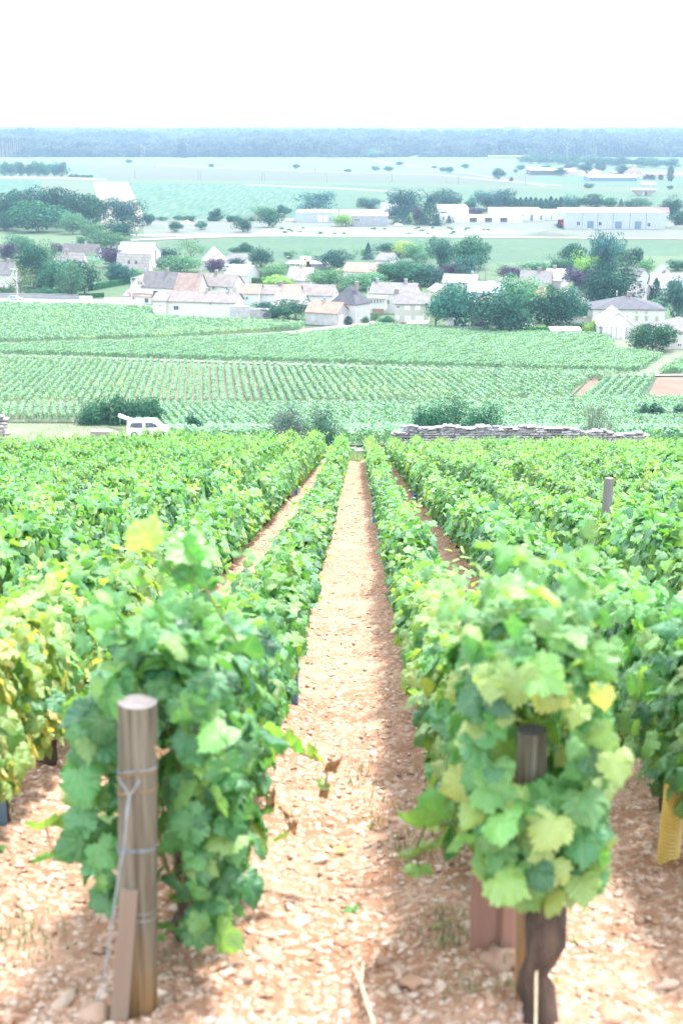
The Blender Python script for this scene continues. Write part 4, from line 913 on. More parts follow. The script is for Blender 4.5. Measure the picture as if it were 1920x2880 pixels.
def tree(cx, yb, yt, wd, kind, where, group=None, p=None, name=None):
    if p is None: p = G(cx, yb)
    sc = scale_at(p); h = z_at(p[0], p[1], yt) - p[2]; w_ = wd * sc * 1.2; kd, mt = KIND[kind]
    isb = kind.startswith('bush')
    root = empty(name or ('shrub' if isb else 'tree'), p, rt_.uniform(0, 6.28), ADJ[kind] + ' ' + where, 'shrub' if isb else 'tree', group)
    c = link(bpy.data.objects.new('crown', rt_.choice(CM[kd])), root); c.scale = (w_, w_, h); c.material_slots[0].link = 'OBJECT'; c.material_slots[0].material = M[mt]; tag(c, kind='stuff')
    t = link(bpy.data.objects.new('trunk', rt_.choice(TT)), root); t.scale = (h * (1 if kind != 'poplar' else .5), h * (1 if kind != 'poplar' else .5), h * (.95 if not isb else .5))
    return root
TREES = [
 # park wood, upper left
 (12, 528, 447, 62, 'dark', 'at the outer end of the park wood'), (52, 520, 440, 66, 'mid', 'second along the back of the park wood'), (100, 518, 436, 70, 'dark', 'in the middle of the park wood'), (143, 518, 434, 66, 'dark', 'tallest in the park wood'),
 (190, 522, 445, 82, 'dark', 'with a huge round crown ending the park wood'), (228, 505, 460, 34, 'mid', 'just past the end of the park wood by the straw field'), (90, 533, 464, 100, 'mid', 'broad and pale in front of the park wood'), (20, 530, 488, 46, 'mid', 'low at the outer front of the park wood'),
 (169, 538, 490, 48, 'light', 'round and alone in front of the park wood'), (214, 545, 511, 44, 'light', 'low between the round tree and the dark one'), (283, 520, 458, 70, 'willow', 'standing over the end of the straw field'), (275, 550, 505, 58, 'dark', 'below the willowy one at the straw field'), (258, 476, 463, 15, 'mid', 'peeping over the willowy tree'),
 (340, 518, 491, 22, 'dark', 'at the lower corner of the straw field'), (405, 533, 509, 26, 'mid', 'on the gravel ground under the teal field'), (462, 528, 508, 22, 'mid', 'second on the gravel ground'), (497, 507, 480, 26, 'dark', 'on the edge of the teal crop field'),
 (617, 522, 478, 42, 'mid', 'with a round crown beside the street lamp'), (558, 533, 503, 32, 'mid', 'small beside the gravel ground entrance'), (588, 505, 468, 26, 'pale', 'behind the gravel bank'), (650, 500, 472, 30, 'mid', 'behind the street lamp'), (732, 484, 443, 72, 'willow', 'behind the grey blue warehouse'),
 (786, 520, 492, 38, 'yellow', 'weeping before the flat grey block'), (848, 483, 455, 44, 'willow', 'behind the flat white roof'), (930, 500, 438, 76, 'willow', 'highest behind the conifers at the white sheds'), (1020, 482, 437, 60, 'willow', 'behind the red roofed shed'), (925, 515, 473, 42, 'conifer', 'broad between the warehouses'),
 (958, 515, 478, 20, 'purple', 'squeezed between two conifers'), (986, 517, 452, 50, 'conifer', 'tallest between the warehouses'), (970, 516, 490, 18, 'conifer', 'small in front of the tallest conifer'), (1002, 519, 492, 20, 'conifer', 'stubby beside the tallest conifer'), (942, 513, 495, 14, 'yellow', 'small between the conifers'), (1030, 513, 495, 12, 'conifer', 'tiny by the long low shed'),
 (1116, 482, 440, 52, 'willow', 'behind the clipped conifer belt'), (1152, 484, 437, 60, 'willow', 'over the conifer belt'), (1355, 482, 447, 48, 'dark', 'behind the big warehouse roof'), (1396, 480, 455, 32, 'mid', 'second behind the big warehouse roof'), (1425, 478, 457, 14, 'conifer', 'thin behind the big warehouse'), (1470, 482, 455, 42, 'light', 'third behind the big warehouse roof'), (1540, 500, 455, 40, 'dark', 'behind the far end of the warehouse'), (1562, 522, 486, 46, 'mid', 'beside the far end of the warehouse'), (1445, 480, 460, 22, 'mid', 'small behind the big warehouse roof'),
 (1310, 480, 450, 40, 'mid', 'between the conifer belt and the big warehouse'), (1092, 493, 478, 42, 'purple', 'spreading beside the long low shed'), (1080, 487, 455, 22, 'mid', 'behind the purple shrub at the sheds'),
 # far plain
 (297, 375, 366, 13, 'mid', 'alone in the pale field'), (485, 384, 376, 11, 'bushd', 'alone on the pale track'), (680, 387, 377, 15, 'mid', 'alone on the thin pale track'), (799, 395, 388, 14, 'bushd', 'round on the thin pale track'), (861, 392, 382, 16, 'mid', 'beside a wider one on the plain'), (892, 393, 382, 19, 'mid', 'wide on the plain below the lane'), (916, 380, 371, 15, 'mid', 'on the country lane'),
 (997, 387, 381, 11, 'purple', 'tiny on the plain'), (1016, 394, 384, 14, 'mid', 'first of two on the lane bend'), (1032, 397, 383, 17, 'mid', 'second of two on the lane bend'), (1068, 387, 376, 16, 'mid', 'in the pale field past the lane'), (1195, 391, 378, 18, 'mid', 'by the white post near the far farm'), (1183, 397, 388, 9, 'mid', 'small near the far farm'), (1145, 412, 387, 24, 'dark', 'round on the green field before the farm'), (1174, 417, 407, 8, 'bushd', 'clipped on the farm field'), (1351, 432, 421, 20, 'bush', 'beside the railway bank'), (1538, 435, 426, 12, 'bushd', 'above the railway arch'), (862, 361, 343, 36, 'light', 'bulging out of the forest edge at the lane'), (855, 364, 352, 14, 'mid', 'at the mouth of the country lane'),
 (1287, 404, 385, 22, 'mid', 'in front of the farm barn'), (1255, 388, 379, 20, 'mid', 'behind the white farm roof'), (1310, 388, 373, 26, 'dark', 'behind the red farm roof'), (1345, 400, 372, 30, 'dark', 'beside the farm house'), (1383, 392, 372, 11, 'poplar', 'behind the farm house'), (1371, 392, 374, 11, 'poplar', 'second behind the farm house'), (1358, 396, 387, 14, 'mid', 'small at the farm house gable'), (1428, 402, 380, 26, 'dark', 'beside the manor house'), (1538, 416, 382, 13, 'poplar', 'tall beyond the manor house'), (1484, 412, 400, 14, 'bushd', 'round before the farm outbuildings'), (1495, 413, 401, 12, 'bushd', 'second before the farm outbuildings'), (1516, 413, 401, 10, 'poplar', 'short before the farm outbuildings'),
 # village, from the far side to the near
 (20, 600, 560, 36, 'purple', 'behind the two storey house at the picture edge'), (48, 590, 540, 52, 'light', 'behind the purple one at the village end'), (88, 610, 558, 44, 'mid', 'in the back gardens of the village end'), (137, 592, 560, 34, 'purple', 'against the brown L shaped roof'), (190, 562, 544, 22, 'mid', 'small behind the brown L shaped roof'), (245, 572, 530, 70, 'light', 'broad above the white two storey house'), (215, 622, 580, 38, 'pale', 'between the white hipped roof and the purple tree'),
 (256, 614, 566, 46, 'purple', 'beside the white two storey house'), (387, 600, 571, 36, 'dark', 'at the gable of the white two storey house'), (372, 620, 590, 20, 'purple', 'small at the gable of the white house'), (415, 626, 588, 76, 'light', 'wide behind the big grey roofs'), (440, 604, 545, 54, 'pale', 'feathery beside the steep tent roof'), (496, 630, 591, 34, 'purple', 'between the tent roof and the garage house'), (565, 586, 559, 30, 'dark', 'above the small grey roofed house'), (540, 583, 568, 26, 'mid', 'behind the small grey roofed house'), (544, 614, 594, 26, 'dark', 'low in front of the small grey roofed house'), (600, 613, 571, 42, 'mid', 'beside the tractor yard'), (633, 648, 608, 54, 'light', 'in the garden behind the solar panel house'), (640, 657, 634, 56, 'yellow', 'low in the garden hedge before the white hall'), (768, 618, 576, 62, 'mid', 'behind the pink roofed house'),
 (708, 592, 572, 24, 'pale', 'on the meadow behind the flat hall'), (672, 590, 574, 20, 'pale', 'small on the meadow behind the flat hall'), (845, 596, 558, 22, 'conifer', 'sparse beside the lone gray house'), (888, 582, 559, 48, 'mid', 'behind the lone gray roofed house'), (935, 590, 556, 50, 'yellow', 'behind the white gable of the lone house'), (955, 602, 556, 48, 'light', 'on the village edge meadow'), (755, 668, 619, 80, 'light', 'bushy between pink roof and pyramid roof'), (835, 666, 628, 80, 'light', 'bushy in front of the pink roofed house'), (905, 652, 600, 74, 'mid', 'right of the pink roofed house'), (945, 657, 604, 74, 'mid', 'in the middle of the village wood'), (985, 657, 612, 60, 'willow', 'at the end of the village wood'), (1012, 620, 549, 50, 'mid', 'tall with bare stem on the lawn'), (975, 610, 570, 40, 'pale', 'airy before the tall lawn tree'),
 (1082, 618, 547, 76, 'mid', 'biggest round crown on the lawn'), (1033, 641, 607, 44, 'purple', 'above the low gabled house'), (1068, 642, 590, 54, 'willow', 'under the biggest round crown'), (1150, 632, 604, 50, 'pale', 'over the timber shelter'), (1172, 650, 613, 46, 'purple', 'against the timber shelter'), (1230, 624, 601, 66, 'light', 'behind the twin chimney roof'), (1316, 606, 562, 52, 'dark', 'bushy on the far edge of the village'), (1290, 630, 591, 46, 'mid', 'behind the white gable past the twin chimneys'), (1330, 668, 617, 62, 'purple', 'largest in the village'), (1345, 645, 585, 48, 'yellow', 'weeping behind the largest purple tree'), (1389, 645, 539, 72, 'willow', 'tallest above the long slate roof'),
 (1385, 682, 573, 60, 'conifer', 'broad behind the chestnut tree'), (1430, 672, 576, 60, 'cedar', 'between chestnut tree and steep gable'), (1455, 615, 571, 32, 'dark', 'behind the cedar'), (1416, 610, 560, 26, 'dark', 'poking above the cedar'), (1394, 714, 617, 96, 'dark', 'domed chestnut standing over the long slate roof'), (1503, 690, 638, 30, 'conifer', 'beside the diamond patterned roof'), (1525, 702, 680, 30, 'purple', 'behind the end of the long slate roof'), (1554, 622, 598, 40, 'mid', 'beyond the diamond patterned roof'), (1556, 738, 638, 52, 'willow', 'dark and tall at the picture edge'), (1480, 640, 596, 30, 'light', 'behind the steep white gable'), (1285, 622, 608, 26, 'light', 'low on the village edge'),
 (48, 676, 612, 66, 'olive', 'in front of the two storey house'), (78, 662, 573, 68, 'dark', 'dense and tall beside the two storey house'), (110, 655, 560, 44, 'pale', 'behind the dense tall tree'), (140, 668, 592, 72, 'mid', 'wide in the garden by the street'), (165, 684, 606, 50, 'light', 'young and upright by the street wall'), (196, 676, 602, 48, 'mid', 'leaning toward the clipped hedge'), (232, 655, 622, 30, 'pale', 'small in the sloping garden'), (275, 652, 606, 52, 'dark', 'rounded above the clipped hedge'), (310, 640, 618, 36, 'light', 'low below the skylight roof'),
 (660, 735, 690, 76, 'mid', 'broad in the walled garden'), (607, 717, 695, 44, 'bushd', 'beside the grey walled yard'), (625, 730, 706, 36, 'bushp', 'greyish at the foot of the walled garden'), (885, 749, 727, 32, 'bush', 'rounded at the lane end'), (800, 747, 727, 15, 'poplar', 'small at the garage corner'), (860, 737, 718, 20, 'bushl', 'before the brown gate'), (840, 743, 728, 16, 'bush', 'low at the pyramid roofed house'), (1000, 750, 670, 50, 'pale', 'half hiding the beige house'),
 (1042, 757, 657, 90, 'mid', 'round with clear stem before the white pergola house'), (1146, 766, 664, 106, 'mid', 'biggest at the vineyard edge'), (1195, 742, 638, 84, 'light', 'tall behind the biggest vineyard edge tree'), (1262, 757, 671, 84, 'dark', 'bluish behind the parked white car'), (1302, 742, 662, 62, 'mid', 'behind the garden wall'), (1325, 732, 690, 54, 'mid', 'at the wall of the long slate roof'), (1372, 736, 711, 9, 'poplar', 'like a cypress against the long house'), (1360, 767, 735, 36, 'bushy', 'beside the glass fronted barn'), (1497, 809, 747, 86, 'mid', 'spreading at the head of the grassy track'), (1462, 800, 780, 18, 'bush', 'small at the head of the grassy track'), (1500, 752, 742, 40, 'bushd', 'clipped below the long slate roof'), (1310, 767, 752, 40, 'bushl', 'low behind the white shed'), (1335, 757, 742, 40, 'mid', 'low between shed and yellow shrub'),
 (1110, 760, 738, 30, 'bushp', 'at the foot of the stone house'), (1225, 768, 757, 18, 'bush', 'small beside the white car'), (15, 676, 662, 18, 'bushl', 'before the two storey house front'), (26, 672, 656, 14, 'bushl', 'second before the two storey house front'),
 (100, 680, 662, 50, 'bush', 'grey leaved behind the street wall'), (70, 678, 665, 24, 'bushl', 'pale behind the street wall'),
]
for a in TREES: tree(*a)
for k in range(8): tree(10 + k * 19 + rt_.uniform(-3, 3), 405, rt_.uniform(371, 378), rt_.uniform(19, 26), 'mid', 'in the lone line of trees on the plain', 'line of trees on the plain')
for k in range(6): tree(165 + k * 9, 407, 402 - (k < 2) * 2, 10, 'bushd', 'at the tapering end of the tree line', 'shrubs ending the tree line')
for k in range(13): tree(1148 + k * 11.5, 488, rt_.uniform(451, 457), 26, 'conifer', 'in the dense belt behind the white sheds', 'conifer belt behind the sheds')
rr_ = random.Random(9)
for k in range(16): x = rr_.uniform(340, 680); tree(x, rr_.uniform(505, 512), rr_.uniform(494, 500), rr_.uniform(10, 24), 'bush', 'scattered along the gravel bank', 'shrubs along the gravel bank')
for k in range(26): x = rr_.uniform(640, 1200); y_ = rr_.uniform(524, 538); tree(x, y_, y_ - rr_.uniform(2, 5), rr_.uniform(4, 12), 'bush', 'dotted over the dry ground before the warehouses', 'shrubs dotted over the dry ground')
for k in range(14): x = rr_.uniform(560, 1080); y_ = rr_.uniform(586, 596); tree(x, y_, y_ - rr_.uniform(8, 20), rr_.uniform(14, 26), rr_.choice(['pale', 'light', 'mid']), 'in the garden strip behind the village roofs', 'small trees behind the village')
for k in range(12): tree(750 + k * 22 + rr_.uniform(-6, 6), 640 - abs(6 - k) * 2, 622 - rr_.uniform(0, 12), 30, rr_.choice(['light', 'mid', 'bushl']), 'in the thick gardens around the pink roofed house', 'garden trees around the pink roof')
for k in range(10): tree(1215 + k * 36, 376 + k * 1.2, 358 + k + rr_.uniform(-3, 1), 40, 'mid', 'in the tree belt before the far motorway', 'tree belt before the motorway')
for k in range(34):
    x = rr_.uniform(0, 300) if k % 3 == 0 else rr_.uniform(870, 1540); y_ = rr_.uniform(640, 672) if k % 3 == 0 else rr_.uniform(655, 735); tree(x, y_, y_ - rr_.uniform(10, 22), rr_.uniform(18, 38), rr_.choice(['mid', 'bush', 'light', 'bushl', 'bush']), 'among the gardens between the village houses', 'garden greenery between the village houses')
# hedges
def hedge(name, pts, h_px, th, label):
    P = [G(*p) for p in pts]; root = empty(name, P[0], 0, label, 'hedge'); r = np.random.default_rng(len(label)); Q = []; N = []; b = MB()
    for a, c in zip(P[:-1], P[1:]):
        L = np.linalg.norm(c - a); d = (c - a) / L; nn = np.array([d[1], -d[0], 0]); h = h_px * scale_at(a); n = int(L * h * 60 + L * th * 50)
        s = r.random(n)[:, None] * L; face = r.random(n); q = a - P[0] + d * s
        up = face > .6; q = q + nn * np.where(up[:, None], r.uniform(0, th, (n, 1)) - th, np.where((face < .5)[:, None], 0, -th)) + np.array([0, 0, 1]) * np.where(up[:, None], h, r.uniform(0, 1, (n, 1)) * h)
        Q.append(q + r.normal(0, .05, q.shape)); N.append(np.where(up[:, None], [[0, 0, 1.]], np.where((face < .5)[:, None], nn, -nn)))
        b.poly([tuple(a - P[0] - nn * .1), tuple(c - P[0] - nn * .1), tuple(c - P[0] - nn * (th - .1)), tuple(a - P[0] - nn * (th - .1))] + [tuple(v + np.array([0, 0, h - .1])) for v in (a - P[0] - nn * .1, c - P[0] - nn * .1, c - P[0] - nn * (th - .1), a - P[0] - nn * (th - .1))], [(0, 1, 5, 4), (1, 2, 6, 5), (2, 3, 7, 6), (3, 0, 4, 7), (4, 5, 6, 7)])
    Q = np.concatenate(Q); N = nrm(np.concatenate(N) + r.normal(0, .4, Q.shape)); n = len(Q); bb, t = basis(N, r.normal(0, 1, (n, 3))); s = .22 * r.uniform(.6, 1.3, (n, 1))
    V = np.stack([Q - t * s, Q + bb * s, Q + t * s, Q - bb * s], 1).reshape(-1, 3)
    o = link(bpy.data.objects.new('foliage', mesh_np('foliage', V, (np.arange(n) * 4)[:, None] + [0, 1, 2, 3], M['hedge'], np.clip(r.normal(.5, .25, n), 0, 1))), root); tag(o, kind='stuff')
    b.obj('branches', M['t_dark'], root)
hedge('hedge', [(1204, 770), (1262, 771)], 17, 2.2, 'dark clipped box hedge beside the white car')
hedge('hedge', [(214, 668), (301, 651)], 13, 1.5, 'bright clipped hedge rising across the sloping garden')
hedge('hedge', [(172, 686), (240, 683)], 9, 1.2, 'low clipped hedge behind the white street wall')
hedge('hedge', [(577, 650), (606, 652)], 11, 1.2, 'clipped hedge at the solar panel house')
hedge('hedge', [(1458, 742), (1496, 743)], 9, 1.2, 'short clipped hedge in front of the long slate roofed house')
# big shrubs between the near vines and the plots
def bigbush(parts, mt, label, dist, loose=False, twig=False, n=7000, s=.06):
    c0 = at_d(parts[0][0], dist); root = empty('shrub', c0, 0, label, 'shrub'); r = np.random.default_rng(len(label)); P = []; N = []; T = []; b = MB(); sc = scale_at(c0)
    for (cx, top, wd) in parts:
        q0 = at_d(cx, dist) - c0; h = z_at(c0[0] + q0[0], dist, top) - c0[2]; w_ = wd * sc / 2; k = 60
        c = nrm(r.normal(0, 1, (k, 3))) * (r.random((k, 1)) ** .4); c[:, 2] = np.abs(c[:, 2]); c[:, :2] /= np.abs(c[:, :2]).max(0); c[:, 2] /= c[:, 2].max(); c = c * [w_ * .76, w_ * .7, h * .8] + [q0[0], q0[1], h * .02]; rad = r.uniform(.26, .38, k) * min(w_, h * .8) * (1 if not loose else 1.15)
        for i in range(k):
            m_ = n // (k * len(parts)); d = nrm(r.normal(0, 1, (m_, 3))); P.append(c[i] + d * rad[i] * r.uniform(.35 if loose else .6, 1.15, (m_, 1)) + r.normal(0, .05, (m_, 3))); N.append(d + [0, 0, .3]); T.append(np.clip(r.normal(.45 + r.normal(0, .12), .22, m_), 0, 1))
            st = (q0[0] + r.normal(0, .2), q0[1] + r.normal(0, .2), -.1); mid = tuple((np.array(st) + c[i]) / 2 + r.normal(0, .15, 3)); b.tube([st, mid, tuple(c[i]), tuple(c[i] + nrm(c[i] - np.array(st)) * rad[i] * (1.1 if loose else .7))], [.05, .03, .018, .006], 4)
            for _ in range(8 if loose else 2):
                e = c[i] + nrm(r.normal(0, 1, 3) + [0, 0, .5]) * rad[i] * 1.2; b.tube([tuple(c[i]), tuple((c[i] + e) / 2 + r.normal(0, .04, 3)), tuple(e)], [.014, .009, .004], 3)
    P = np.concatenate(P); N = np.concatenate(N); T = np.concatenate(T); P[:, 2] = np.where(P[:, 2] < 0, P[:, 2] * .3, P[:, 2]); k = P[:, 2] > -.1; P, N, T = P[k], N[k], T[k]; n = len(P); nv = nrm(nrm(N) + r.normal(0, .5, N.shape)); bb, t = basis(nv, r.normal(0, 1, (n, 3)) + [0, 0, -.5]); ss = s * r.uniform(.6, 1.4, (n, 1))
    V = np.stack([P - t * ss, P + bb * ss * .5, P + t * ss, P - bb * ss * .5], 1).reshape(-1, 3)
    o = link(bpy.data.objects.new('foliage', mesh_np('foliage', V, (np.arange(n) * 4)[:, None] + [0, 1, 2, 3], M[mt], T)), root); tag(o, kind='stuff'); b.obj('branches', M['bare'], root)
bigbush([(1035, 903, 190), (978, 928, 120), (1112, 915, 130)], 't_mid', 'large dark green shrub standing behind the grey stone wall', 73, n=42000, s=.05)
bigbush([(735, 930, 112)], 't_mid', 'fine leaved green shrub behind the low broken wall', 82, n=14000, s=.04, loose=True)
bigbush([(655, 928, 120)], 't_willow', 'half bare grey green shrub with visible twigs beside the fine leaved shrub', 80, n=11000, s=.035, loose=True)
bigbush([(443, 950, 66)], 't_dark', 'compact dark round shrub near the white van', 120, n=5500, s=.08)
bigbush([(1365, 918, 120)], 't_light', 'nearly leafless airy shrub rising behind the lower end of the wall', 78, n=3500, s=.035, loose=True)
bigbush([(222, 915, 90), (278, 903, 100), (338, 908, 90)], 't_mid', 'low green thicket at the foot of the striped vineyard', 196, n=16000, s=.14)
bigbush([(1478, 922, 50), (1505, 920, 40), (1560, 922, 40)], 't_mid', 'line of low dark shrubs beneath the bare soil plot', 200, n=4500, s=.16)
bigbush([(1525, 978, 42)], 't_dark', 'lone dark bush among the vines near the picture edge', 120, n=3500, s=.08)
bigbush([(962, 915, 24)], 't_light', 'thin young sapling above the big dark shrub', 160, n=400, s=.09, loose=True)

# forest on the far side of the plain: one mass
def fpt(n, x0, x1, y0, y1, w0, w1, h0_, h1_, dens_top=0):
    x = rr.uniform(x0, x1, n); y = rr.uniform(y0, y1, n); k = np.abs(x) < .26 * y + 60; x, y = x[k], y[k]; m = len(x); w_ = rr.uniform(w0, w1, m); h = rr.uniform(h0_, h1_, m)
    return np.stack([x, y, CAMZ + prof(y) - 1.5, rr.integers(0, 3, m), rr.uniform(0, 6.28, m), w_, h], -1)
rr = np.random.default_rng(5)
f0 = G(300, 361)[1]; fobj = []
print('forest front', f0)
fr = [crown_mesh('crown', M['t_forest'], 'round', 1500, .09, 91), crown_mesh('crown', M['t_forest'], 'bush', 1500, .09, 92), crown_mesh('crown', M['t_forest'], 'conifer', 900, .09, 93)]
for i, (px, lab) in enumerate([(70, 'dark forest tree standing forward of the wood edge by the pale trunks'), (420, 'dark forest tree a step before the wood edge above the teal field'), (760, 'dark forest conifer a step before the wood edge near the lane')]):
    p = G(px, 362); rt = empty('forest_tree', p, 0, lab, 'tree'); c = link(bpy.data.objects.new('crown', fr[i]), rt); c.scale = (16, 16, 22); tag(c, kind='stuff'); fobj.append(c); t = link(bpy.data.objects.new('trunk', TT[0]), rt); t.scale = (20, 20, 20)
fp = np.concatenate([fpt(240, -760, 760, f0, f0 + 30, 16, 30, 12, 22), fpt(3000, -820, 820, f0 + 20, f0 + 700, 18, 32, 18, 26), fpt(4500, -1400, 1400, f0 + 600, f0 + 3000, 22, 38, 24, 34), fpt(3500, -2600, 2600, f0 + 3000, 9000, 40, 70, 26, 36)])
big = vnoise(fp[:, 0] / 90, fp[:, 1] / 160, 8); fp[:, 6] *= .72 + .5 * big; fp[:, 2] += 9 * vnoise(fp[:, 0] / 320, fp[:, 1] / 700, 3) * np.clip((fp[:, 1] - f0 - 40) / 500, 0, 1); fp[:, 5] *= .8 + .5 * rr.random(len(fp))
scatter('forest', fp, fobj, 'wide blue green forest closing off the plain')

# ------------------------------------------------------------------ buildings
WALLM = {k: mat(k + ' render', a, b_, .6, .9) for k, (a, b_) in {'cream': ((.54, .53, .47), (.6, .58, .53)), 'white': ((.5, .5, .49), (.56, .56, .55)), 'beige': ((.46, .44, .38), (.5, .48, .42)), 'grey': ((.24, .25, .27), (.3, .31, .32)), 'stone': ((.2, .18, .16), (.28, .25, .22)), 'pink': ((.4, .33, .3), (.45, .38, .35))}.items()}
def roofmat(name, a, b_, ts=.28):
    m, n, l, bs = newmat(name); bs.inputs['Roughness'].default_value = .85
    tc = n.new('ShaderNodeTexCoord'); br = n.new('ShaderNodeTexBrick'); br.inputs['Color1'].default_value = (*a, 1); br.inputs['Color2'].default_value = (*b_, 1); br.inputs['Mortar'].default_value = (*[c * .7 for c in a], 1)
    br.inputs['Scale'].default_value = 1; br.inputs['Brick Width'].default_value = ts; br.inputs['Row Height'].default_value = ts; br.inputs['Mortar Size'].default_value = .025
    no = n.new('ShaderNodeTexNoise'); no.inputs['Scale'].default_value = .7; no.inputs['Detail'].default_value = 6; l.new(tc.outputs['Object'], no.inputs['Vector'])
    mp = n.new('ShaderNodeMapping'); l.new(tc.outputs['Object'], mp.inputs[0]); l.new(mp.outputs[0], br.inputs['Vector'])
    mx = n.new('ShaderNodeMix'); mx.data_type = 'RGBA'; mx.blend_type = 'MULTIPLY'; mx.inputs[0].default_value = .6; cr = n.new('ShaderNodeValToRGB'); cr.color_ramp.elements[0].position = .35; cr.color_ramp.elements[0].color = (.6, .6, .6, 1); cr.color_ramp.elements[1].position = .62
    l.new(no.outputs['Fac'], cr.inputs[0]); l.new(br.outputs[0], mx.inputs[6]); l.new(cr.outputs[0], mx.inputs[7]); l.new(mx.outputs[2], bs.inputs['Base Color']); return m
ROOFM = {'brown': roofmat('brown tile roof', (0.17, 0.15, 0.145), (0.22, 0.19, 0.18)), 'grey': roofmat('grey tile roof', (0.14, 0.135, 0.14), (0.19, 0.18, 0.18)), 'pink': roofmat('pale clay tile roof', (0.28, 0.2, 0.17), (0.33, 0.25, 0.22)), 'red': roofmat('red clay tile roof', (0.3, 0.16, 0.12), (0.36, 0.22, 0.18)), 'slate': roofmat('slate roof', (0.055, 0.06, 0.075), (0.1, 0.1, 0.12), .24),
         'pale': roofmat('bleached tile roof', (0.36, 0.32, 0.3), (0.42, 0.38, 0.35)), 'white': mat('white roof sheet', (.4, .41, .43), (.46, .47, .48), .5, .6), 'blue': mat('blue grey roofing', (.13, .17, .24), (.17, .21, .29), .4, .5), 'purple': roofmat('plum tile roof', (0.14, 0.08, 0.1), (0.17, 0.11, 0.12))}
M['shut_green'] = mat('pale green shutters', (.3, .52, .4), (.34, .56, .44), 3); M['shut_olive'] = mat('olive shutters', (.3, .34, .22), (.34, .38, .26), 3); M['shut_brown'] = mat('brown shutters', (.2, .1, .07), (.25, .13, .09), 3)
M['frame'] = mat('window frame paint', (.65, .64, .6), (.7, .69, .66), 3, .5); M['door_white'] = mat('white shutter door', (.68, .68, .66), (.72, .72, .7), 2, .6); M['door_blue'] = mat('blue grey shed door', (.1, .15, .22), (.12, .18, .25), 2, .6); M['brick'] = mat('chimney brick', (.2, .15, .13), (.26, .2, .18), 3); M['iron'] = mat('dark iron', (.05, .045, .045), (.08, .07, .07), 3, .6); M['gate_brown'] = mat('brown gate boards', (.22, .13, .1), (.28, .18, .14), 2, .8)
M['yellow_tile'] = mat('yellow glazed tiles', (.6, .55, .2), (.66, .6, .28), 5, .5)
